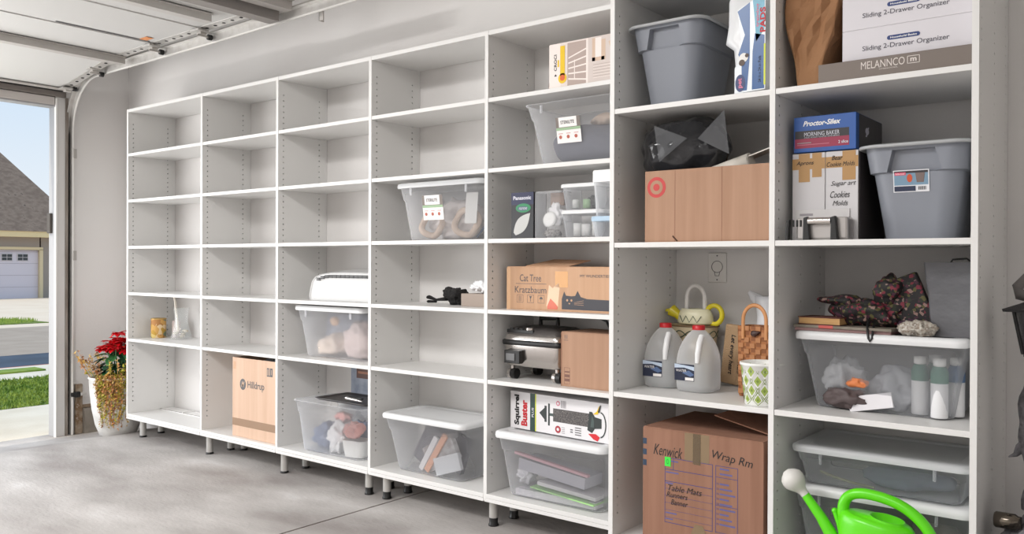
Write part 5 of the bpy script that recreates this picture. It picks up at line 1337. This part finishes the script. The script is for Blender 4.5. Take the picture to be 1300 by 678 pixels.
# smooth handle by resampling is not needed: the tube is subdivided below
o = b.build('handle', t); md = o.modifiers.new('smooth', 'SUBSURF'); md.levels = 2; md.render_levels = 2
b = B(); b.tube([(-0.09, 0, 0.08), (-0.130, 0, 0.155), (-0.175, 0, 0.225), (-0.232, 0, 0.295)], [0.030, 0.022, 0.017, 0.0135], gr_, 16); b.build('spout', t)
b = B(); b.tube([(-0.100, 0, 0.15), (-0.118, 0, 0.215), (-0.130, 0, 0.250)], [0.010, 0.008, 0.0085], gr_, 10); b.blob((-0.131, 0, 0.253), (0.009, 0.009, 0.009), gr_, 0.0, 1, 0, 3, False); b.build('spout_brace', t)
b = B(); b.tube([(-0.226 - 0.0062 * q, -0.001 * q, 0.288 + 0.0072 * q) for q in range(11)], [0.0145, 0.014, 0.017, 0.024, 0.031, 0.036, 0.038, 0.0375, 0.034, 0.025, 0.010], M('rose_grey', (206, 204, 198), 0.5, var=(3, (216, 214, 210))), 24); b.build('rose', t, label='pale grey sprinkling rose')

# ------------------------------------------------------------------ right of the shelving
t = thing('wall_lantern', 'black four-sided carriage lantern with a bent grey arm, hung at the right edge', 'lantern', (5.415, 0.02, 0.93))
b = B(); lk = M('lantern_black', (24, 24, 26), 0.4)
b.loft([rrect(0.07, 0.07, 0.003, 0.0, n=1), rrect(0.07, 0.07, 0.003, 0.012, n=1)], lk, True, True, smooth=False)
b.loft([rrect(0.165, 0.165, 0.003, 0.135, n=1), rrect(0.17, 0.17, 0.003, 0.143, n=1), rrect(0.06, 0.06, 0.003, 0.165, n=1), rrect(0.05, 0.05, 0.003, 0.175, n=1)], lk, True, True, smooth=False)
for sx in (-1, 1):
    for sy in (-1, 1): b.tube([(sx * 0.036, sy * 0.036, 0.008), (sx * 0.058, sy * 0.058, 0.138)], 0.005, lk, 4)
b.build('lantern_frame', t)
b = B()
for k in range(4):
    a = k * PI / 2; c_, s_ = math.cos(a), math.sin(a)
    f = lambda x, y, z: (x * c_ - y * s_, x * s_ + y * c_, z)
    b.add([f(-0.034, -0.034, 0.013), f(0.034, -0.034, 0.013), f(0.055, -0.055, 0.134), f(-0.055, -0.055, 0.134)], [(0, 1, 2, 3)], M('smoked_glass', (40, 40, 44), 0.08, alpha=0.75))
b.build('glass_pane', t)
b = B(); b.tube([(0, 0.02, 0.17), (-0.055, 0.03, 0.185), (-0.062, 0.04, 0.205), (-0.02, 0.06, 0.26), (0.06, 0.10, 0.36), (0.10, 0.331, 0.40)], [0.016, 0.018, 0.016, 0.013, 0.014, 0.016], M('grey_pewter', (112, 108, 106), 0.45, 0.3), 10); b.build('bracket_arm', t, label='bent grey arm')
b = B(); b.box(-0.015, 0.02, -0.03, 0, 0, 0.04, black_m); tag(b.build('wall_hook', loc=(5.458, WY - 0.0005, 1.86), bevel=0.003), 'small black hook high on the wall at the right edge', 'hook')
fur = M('grey_faux_fur', (96, 95, 98), 0.95, var=(30, (140, 138, 142), (66, 66, 70)), bump=(70, 1.0))
t = thing('hanging_fleece', 'grey shaggy cloth hanging at the far right edge', 'cloth', (5.398, 0.10, 0.45))
b = B(); rings = []
for k in range(22):
    f = k / 21
    rings.append([(0.035 * math.cos(a) * (1 + 0.5 * noise.noise(Vector((math.cos(a) * 2, f * 7, 1)))) + 0.012 * math.sin(f * 9), 0.04 * math.sin(a), f * 0.52) for a in [2 * PI * j / 18 for j in range(18)]])
b.loft(rings, fur, True, True); b.build('cloth_folds', t)
b = B(); b.tube([(-0.02, 0, 0.2), (-0.05, -0.01, 0.165), (-0.07, -0.01, 0.155)], [0.015, 0.008, 0.002], fur, 6); b.tube([(-0.02, 0, 0.215), (-0.045, -0.01, 0.19), (-0.055, -0.01, 0.17)], [0.012, 0.007, 0.002], fur, 6); b.build('fringe', t)
cloth('fur_blanket', 'grey shaggy blanket heaped low beside the right end of the shelving', 'blanket', (5.493, -0.02, 0.0005), (0.20, 0.22, 0.285), fur, 0.10, 12, 3, sub=5)
t = thing('metal_jar', 'small dark shiny metal jar lying on the shaggy blanket', 'jar', (5.345, -0.04, 0.438), rz=0.0)
b = B(); b.T = Matrix.Rotation(PI / 2, 4, 'Y'); b.lathe([(0.0, -0.035), (0.020, -0.035), (0.024, -0.03), (0.024, 0.02), (0.018, 0.028), (0.018, 0.036), (0, 0.036)], M('dark_chrome', (120, 112, 102), 0.15, 1.0)); b.build('jar_body', t)

# ------------------------------------------------------------------ potted plant left of the shelving
PXc, PYc = -0.222, 0.055
PZ = -0.028
t = thing('potted_plant', 'white pot with a red poinsettia and trailing dried vines, left of the shelving', 'potted plant', (PXc, PYc, PZ))
b = B(); b.lathe([(0.0, 0), (0.105, 0), (0.122, 0.008), (0.150, 0.08), (0.172, 0.19), (0.186, 0.32), (0.190, 0.405), (0.196, 0.41), (0.194, 0.42), (0.180, 0.42), (0.174, 0.37), (0, 0.37)], M('pot_glaze', (226, 224, 220), 0.45, var=(12, (206, 204, 200)), bump=(10, 0.4)), n=40); b.build('pot', t)
b = B(); b.lathe([(0.0, 0.38), (0.173, 0.372), (0.173, 0.371), (0, 0.371)], M('soil', (70, 54, 44), 0.95)); b.build('soil', t)
rnd = random.Random(5)
def leaf(b, p, d, n, L, w, mat, cup=0.15):
    d = Vector(d).normalized(); n = Vector(n); s_ = d.cross(n)
    if s_.length < 1e-4: s_ = d.cross(Vector((1, 0, 0.1)))
    s_.normalize(); n = s_.cross(d)
    p = Vector(p)
    vs = [p]
    for f, ww in ((0.3, 0.85), (0.55, 1.0), (0.8, 0.6)):
        c = p + d * L * f - n * L * cup * f * f
        vs += [c - s_ * w * ww + n * w * 0.25, c, c + s_ * w * ww + n * w * 0.25]
    vs.append(p + d * L - n * L * cup)
    fs = [(0, 2, 1), (0, 3, 2), (1, 2, 5, 4), (2, 3, 6, 5), (4, 5, 8, 7), (5, 6, 9, 8), (7, 8, 10), (8, 9, 10)]
    b.add(vs, fs, mat, True)
lgm = [M('poinsettia_leaf', (34, 92, 48), 0.5, var=(20, (56, 120, 62))), M('poinsettia_leaf_dark', (26, 70, 44), 0.5)]
b = B()
for k in range(8):
    a = k * 0.8; b.tube([(0.02 * math.cos(a), 0.02 * math.sin(a), 0.37), (0.05 * math.cos(a), 0.05 * math.sin(a), 0.52), (0.085 * math.cos(a), 0.085 * math.sin(a), 0.64)], 0.005, M('green_stem', (70, 110, 60), 0.6), 5)
b.build('stems', t)
b = B()
for k in range(90):
    a = rnd.uniform(0, 2 * PI); z = rnd.uniform(0.42, 0.62); r0 = rnd.uniform(0.02, 0.08)
    leaf(b, (r0 * math.cos(a), r0 * math.sin(a), z), (math.cos(a), math.sin(a), rnd.uniform(-0.5, 0.15)), (0, 0, 1), rnd.uniform(0.075, 0.11), rnd.uniform(0.026, 0.038), rnd.choice(lgm), 0.3)
b.v = [Vector((min(v.x, 0.214), v.y, v.z)) for v in b.v]; b.build('green_leaves', t, label='dark green poinsettia leaves')
rm = [M('bract_red', (222, 16, 28), 0.5), M('bract_red_deep', (186, 8, 26), 0.5)]
b = B()
for k in range(22):
    a0 = rnd.uniform(0, 2 * PI); r0 = 0.0 if k == 0 else (0.055 if k < 8 else 0.095); cx_, cy_, cz_ = r0 * math.cos(k * 0.9), r0 * math.sin(k * 0.9), 0.70 - r0 * 0.8 + rnd.uniform(-0.02, 0.02)
    for j in range(11):
        a = a0 + j * 2 * PI / 11
        leaf(b, (cx_, cy_, cz_ + 0.004 * (j % 3)), (math.cos(a), math.sin(a), 0.1 + rnd.uniform(-0.5, 0.5)), (0, 0, 1), rnd.uniform(0.05, 0.075), rnd.uniform(0.018, 0.025), rm[j % 2], 0.25)
b.v = [Vector((min(v.x, 0.214), v.y, v.z)) for v in b.v]; b.build('red_flower', t, label='bright red poinsettia bracts')
vm = [M('vine_straw', (222, 190, 120), 0.8), M('vine_orange', (222, 160, 104), 0.8), M('vine_yellowgreen', (186, 180, 72), 0.8), M('vine_brown', (178, 132, 92), 0.8), M('vine_straw2', (216, 176, 92), 0.8)]
b = B()
for k in range(80):
    a = rnd.uniform(PI * 1.60, PI * 1.98); R = 0.185
    x0, y0 = R * math.cos(a), R * math.sin(a)
    drop = rnd.uniform(0.12, 0.40); m_ = rnd.choice(vm)
    pts = []
    for j in range(9):
        f = j / 8
        rr = R + 0.022 - 0.05 * f * drop / 0.4 + 0.008 * math.sin(j * 2 + k)
        if f < 0.15: rr = R * 0.75 + 0.06 * f / 0.15
        aa = a + 0.05 * math.sin(j * 1.3 + k)
        pts.append((rr * math.cos(aa), rr * math.sin(aa), 0.435 - drop * max(0, f - 0.1)))
    b.tube(pts, 0.0016, m_, 3)
    for j in range(1, 9):
        for _ in range(4):
            p = pts[j]; leaf(b, (p[0], p[1], p[2] + rnd.uniform(-0.02, 0.02)), (rnd.uniform(-1, 1), rnd.uniform(-1, 0.4), rnd.uniform(-0.8, 0.6)), (0, 0, 1), rnd.uniform(0.012, 0.022), rnd.uniform(0.004, 0.007), m_)
b.v = [Vector((min(v.x, 0.214), v.y, v.z)) for v in b.v]; b.build('trailing_vines', t, label='dried straw and orange trailing vines')
b = B()
for k in range(44):
    a = rnd.uniform(0, 2 * PI); R = rnd.uniform(0.08, 0.17)
    out = rnd.uniform(0.0, 0.12)
    pts = [(R * math.cos(a), R * math.sin(a), 0.38), ((R + out * 0.5) * math.cos(a), (R + out * 0.5) * math.sin(a), 0.45), ((R + out) * math.cos(a), (R + out) * math.sin(a), 0.46 + rnd.uniform(-0.02, 0.10))]
    m_ = rnd.choice(vm); b.tube(pts, 0.0018, m_, 3)
    for j in range(9):
        f = rnd.uniform(0.2, 1); p = Vector(pts[1]).lerp(Vector(pts[2]), f)
        leaf(b, p, (rnd.uniform(-1, 1), rnd.uniform(-1, 1), rnd.uniform(-0.5, 1)), (0, 0, 1), rnd.uniform(0.016, 0.030), rnd.uniform(0.006, 0.010), m_)
for k in range(12):
    a = rnd.uniform(PI * 0.85, PI * 1.35); R = 0.17
    pts = [(R * math.cos(a), R * math.sin(a), 0.39), ((R + 0.06) * math.cos(a), (R + 0.06) * math.sin(a), 0.50), ((R + 0.11) * math.cos(a), (R + 0.11) * math.sin(a), 0.50 + rnd.uniform(0.02, 0.13))]
    m_ = rnd.choice(vm[2:] + vm[:1]); b.tube(pts, 0.0016, m_, 3)
    for j in range(14):
        f = rnd.uniform(0.2, 1); p = Vector(pts[1]).lerp(Vector(pts[2]), f)
        leaf(b, p, (rnd.uniform(-1, 1), rnd.uniform(-1, 1), rnd.uniform(-0.5, 1)), (0, 0, 1), rnd.uniform(0.014, 0.024), rnd.uniform(0.004, 0.008), m_)
b.v = [Vector((min(v.x, 0.214), v.y, v.z)) for v in b.v]; b.build('dried_foliage', t, label='dried tan and brown foliage around the rim')

# ------------------------------------------------------------------ outdoors
GZ0 = -0.12
b = B(); b.box(-2.45, -0.80, -9, 12, GZ0 - 0.1, GZ0 + 0.01, M('drive_concrete', (216, 204, 186), 0.9, var=(3, (226, 216, 200)), bump=(40, 0.2)))
b.box(-5.75, -4.55, -9, 30, GZ0 - 0.1, GZ0, M('walk_concrete', (220, 208, 190), 0.9, var=(3, (228, 218, 202))))
struct(b.build('floor_driveway'))
b = B(); b.box(-2.47, -2.455, -9, 12, GZ0 - 0.05, GZ0 + 0.008, dark_m); b.box(-5.80, -5.75, -9, 30, GZ0 - 0.1, GZ0 + 0.0, M('red_kerb', (176, 96, 84), 0.8)); struct(b.build('trim_3'))
b = B(); b.box(-13.1, -5.80, -9, 40, GZ0 - 0.12, GZ0 - 0.03, M('street_asphalt', (164, 148, 134), 0.9, var=(2, (176, 160, 146)), bump=(60, 0.3)))
struct(b.build('floor_street'))
b = B(); b.box(-7.45, -5.81, -9, 40, GZ0 - 0.029, GZ0 - 0.022, M('shadow_asphalt', (52, 62, 78), 0.7, var=(2, (66, 78, 96)))); tag(b.build('street_shadow_strip'), 'dark bluish strip along the kerb, coloured as a shadow on the street', 'asphalt')  # a cast shadow on the street, painted as a dark blue strip
b = B(); b.prism([(-13.1, GZ0 - 0.03), (-33.5, -0.36), (-33.5, -0.6), (-13.1, -0.6)], -9, 40, M('far_concrete', (226, 206, 184), 0.9, var=(1.2, (232, 214, 194)))); struct(b.build('floor_far'))
grass_m = M('grass', (96, 128, 42), 0.9, var=(5, (150, 166, 70), (70, 104, 30)))
b = B()
b.box(-4.55, -2.47, -1.0, 6, GZ0 - 0.08, GZ0 + 0.0, M('turf', (92, 116, 44), 0.95, var=(10, (126, 140, 60))))
rg = random.Random(9)
for k in range(9000):
    x, y = rg.uniform(-4.55, -2.48), rg.uniform(-0.1, 2.4)
    h_ = rg.uniform(0.015, 0.042); a = rg.uniform(0, PI); w_ = 0.008
    dx, dy = rg.uniform(-0.02, 0.02), rg.uniform(-0.02, 0.02)
    b.add([(x - w_ * math.cos(a), y - w_ * math.sin(a), GZ0), (x + w_ * math.cos(a), y + w_ * math.sin(a), GZ0), (x + dx, y + dy, GZ0 + h_)], [(0, 1, 2)], grass_m)
stuff(b.build('lawn'), 'bright green grass strip beyond the garage driveway', 'grass')
b = B(); b.prism([(-14.2, -0.146), (-16.6, -0.172), (-16.6, -0.3), (-14.2, -0.3)], 2.0, 5.55, M('turf')); 
for k in range(1500):
    x, y = rg.uniform(-16.6, -14.2), rg.uniform(3.8, 5.7)
    if (x + 15.4) ** 2 / 1.44 + max(0, y - 4.6) ** 2 / 1.1 > 1: continue
    b.add([(x - 0.02, y, -0.17), (x + 0.02, y, -0.17), (x, y + 0.02, -0.09)], [(0, 1, 2)], grass_m)
stuff(b.build('lawn'), 'small patch of grass across the street beside the far driveway', 'grass')
b = B()
b.box(-5.65, -4.75, -0.5, 1.62, GZ0 + 0.0005, GZ0 + 0.02, grass_m)
o = b.build('lawn'); stuff(o, 'thin sliver of grass between the sidewalk and the kerb', 'grass')
o.scale = (0.35, 1, 1); o.location = (-3.45, 0, 0)
# house across the street
t = thing('brick_house', 'brick house with a brown shingle roof and white garage door across the street', 'house', (-33.0, 13.5, -0.37))
bm2 = brick_mat('house_brick', (128, 104, 92), (86, 74, 70), (150, 140, 132), 4.0, 0.9, 0.3, 0.03, rot=(PI / 2, 0, PI / 2))
b = B(); b.box(-9.0, -0.001, -0.35, 0.40, 0, 2.62, bm2); b.box(-9.0, -0.001, -9.0, -0.41, 2.08, 2.62, bm2); b.box(-9.0, -0.30, -9.0, -0.35, 0, 2.08, M('house_inner', (120, 110, 104), 0.9)); b.build('brick_wall', t)
b = B(); b.box(-0.25, -0.15, -6.0, -0.36, 0.0, 2.07, M('far_door_white', (214, 206, 214), 0.6))
for k in range(4): b.box(-0.155, -0.145, -6.0, -0.36, 0.50 * k + 0.49, 0.50 * k + 0.505, M('door_line', (170, 160, 168), 0.6))
b.build('garage_door', t)
for k in range(6):
    y1 = -0.82 - k * 0.62
    b = B(); b.box(-0.145, -0.12, y1 - 0.44, y1, 1.60, 1.92, M('far_frame', (206, 198, 200), 0.6)); w_ = b.build('door_window', t)
    b = B()
    for j in range(2):
        for i2 in range(2): b.box(-0.119, -0.115, y1 - 0.41 + j * 0.205, y1 - 0.225 + j * 0.205, 1.63 + i2 * 0.14, 1.75 + i2 * 0.14, M('far_glass', (50, 56, 60), 0.1))
    b.build('pane', w_)
b = B(); b.box(-0.14, 0.02, -0.41, -0.27, 0, 2.10, M('beige_trim', (214, 196, 160), 0.7)); b.box(-0.14, 0.02, -9, -0.27, 2.08, 2.20, M('beige_trim')); b.build('door_casing', t)
b = B(); b.box(-0.2, 0.45, -9.5, 1.5, 2.62, 2.86, M('eave_beige', (226, 204, 158), 0.7)); b.build('fascia', t)
b = B()
ez = 2.86
A_ = (0.5, 1.5, ez); Bp = (-7.5, -4.7, ez + 9.0); C_ = (-7.5, -10.0, ez + 9.0); D_ = (0.5, -10.0, ez); E_ = (-15.0, 1.5, ez); F_ = (-15.0, -10, ez)
shm = M('roof_shingle', (112, 97, 87), 0.95, var=(1.5, (134, 118, 106), (90, 78, 72)), bump=(10, 0.8), stretch=(1, 3, 6))
b.add([A_, Bp, C_, D_, E_, F_], [(0, 1, 2, 3), (0, 4, 1), (4, 5, 2, 1), (0, 3, 5, 4)], shm); b.build('roof', t)
b = B(); rt = random.Random(3)
for k in range(26): b.blob((rt.uniform(-1.6, 1.6), rt.uniform(-1.4, 1.4), 4.6 + rt.uniform(-1.2, 1.0)), (0.8, 0.8, 0.7), M('far_foliage', (92, 112, 84), 0.95, bump=(3, 1.0)), 0.6, 2.0, k, 2, False)
tt = thing('distant_tree', 'distant green tree just showing beyond the shingle roof', 'tree', (-52, 25.4, -0.4))
b.build('crown', tt)
b = B(); b.tube([(0, 0, 0), (0.1, 0, 4.6)], [0.25, 0.15], M('bark', (90, 76, 62), 0.9), 8); b.build('trunk', tt)
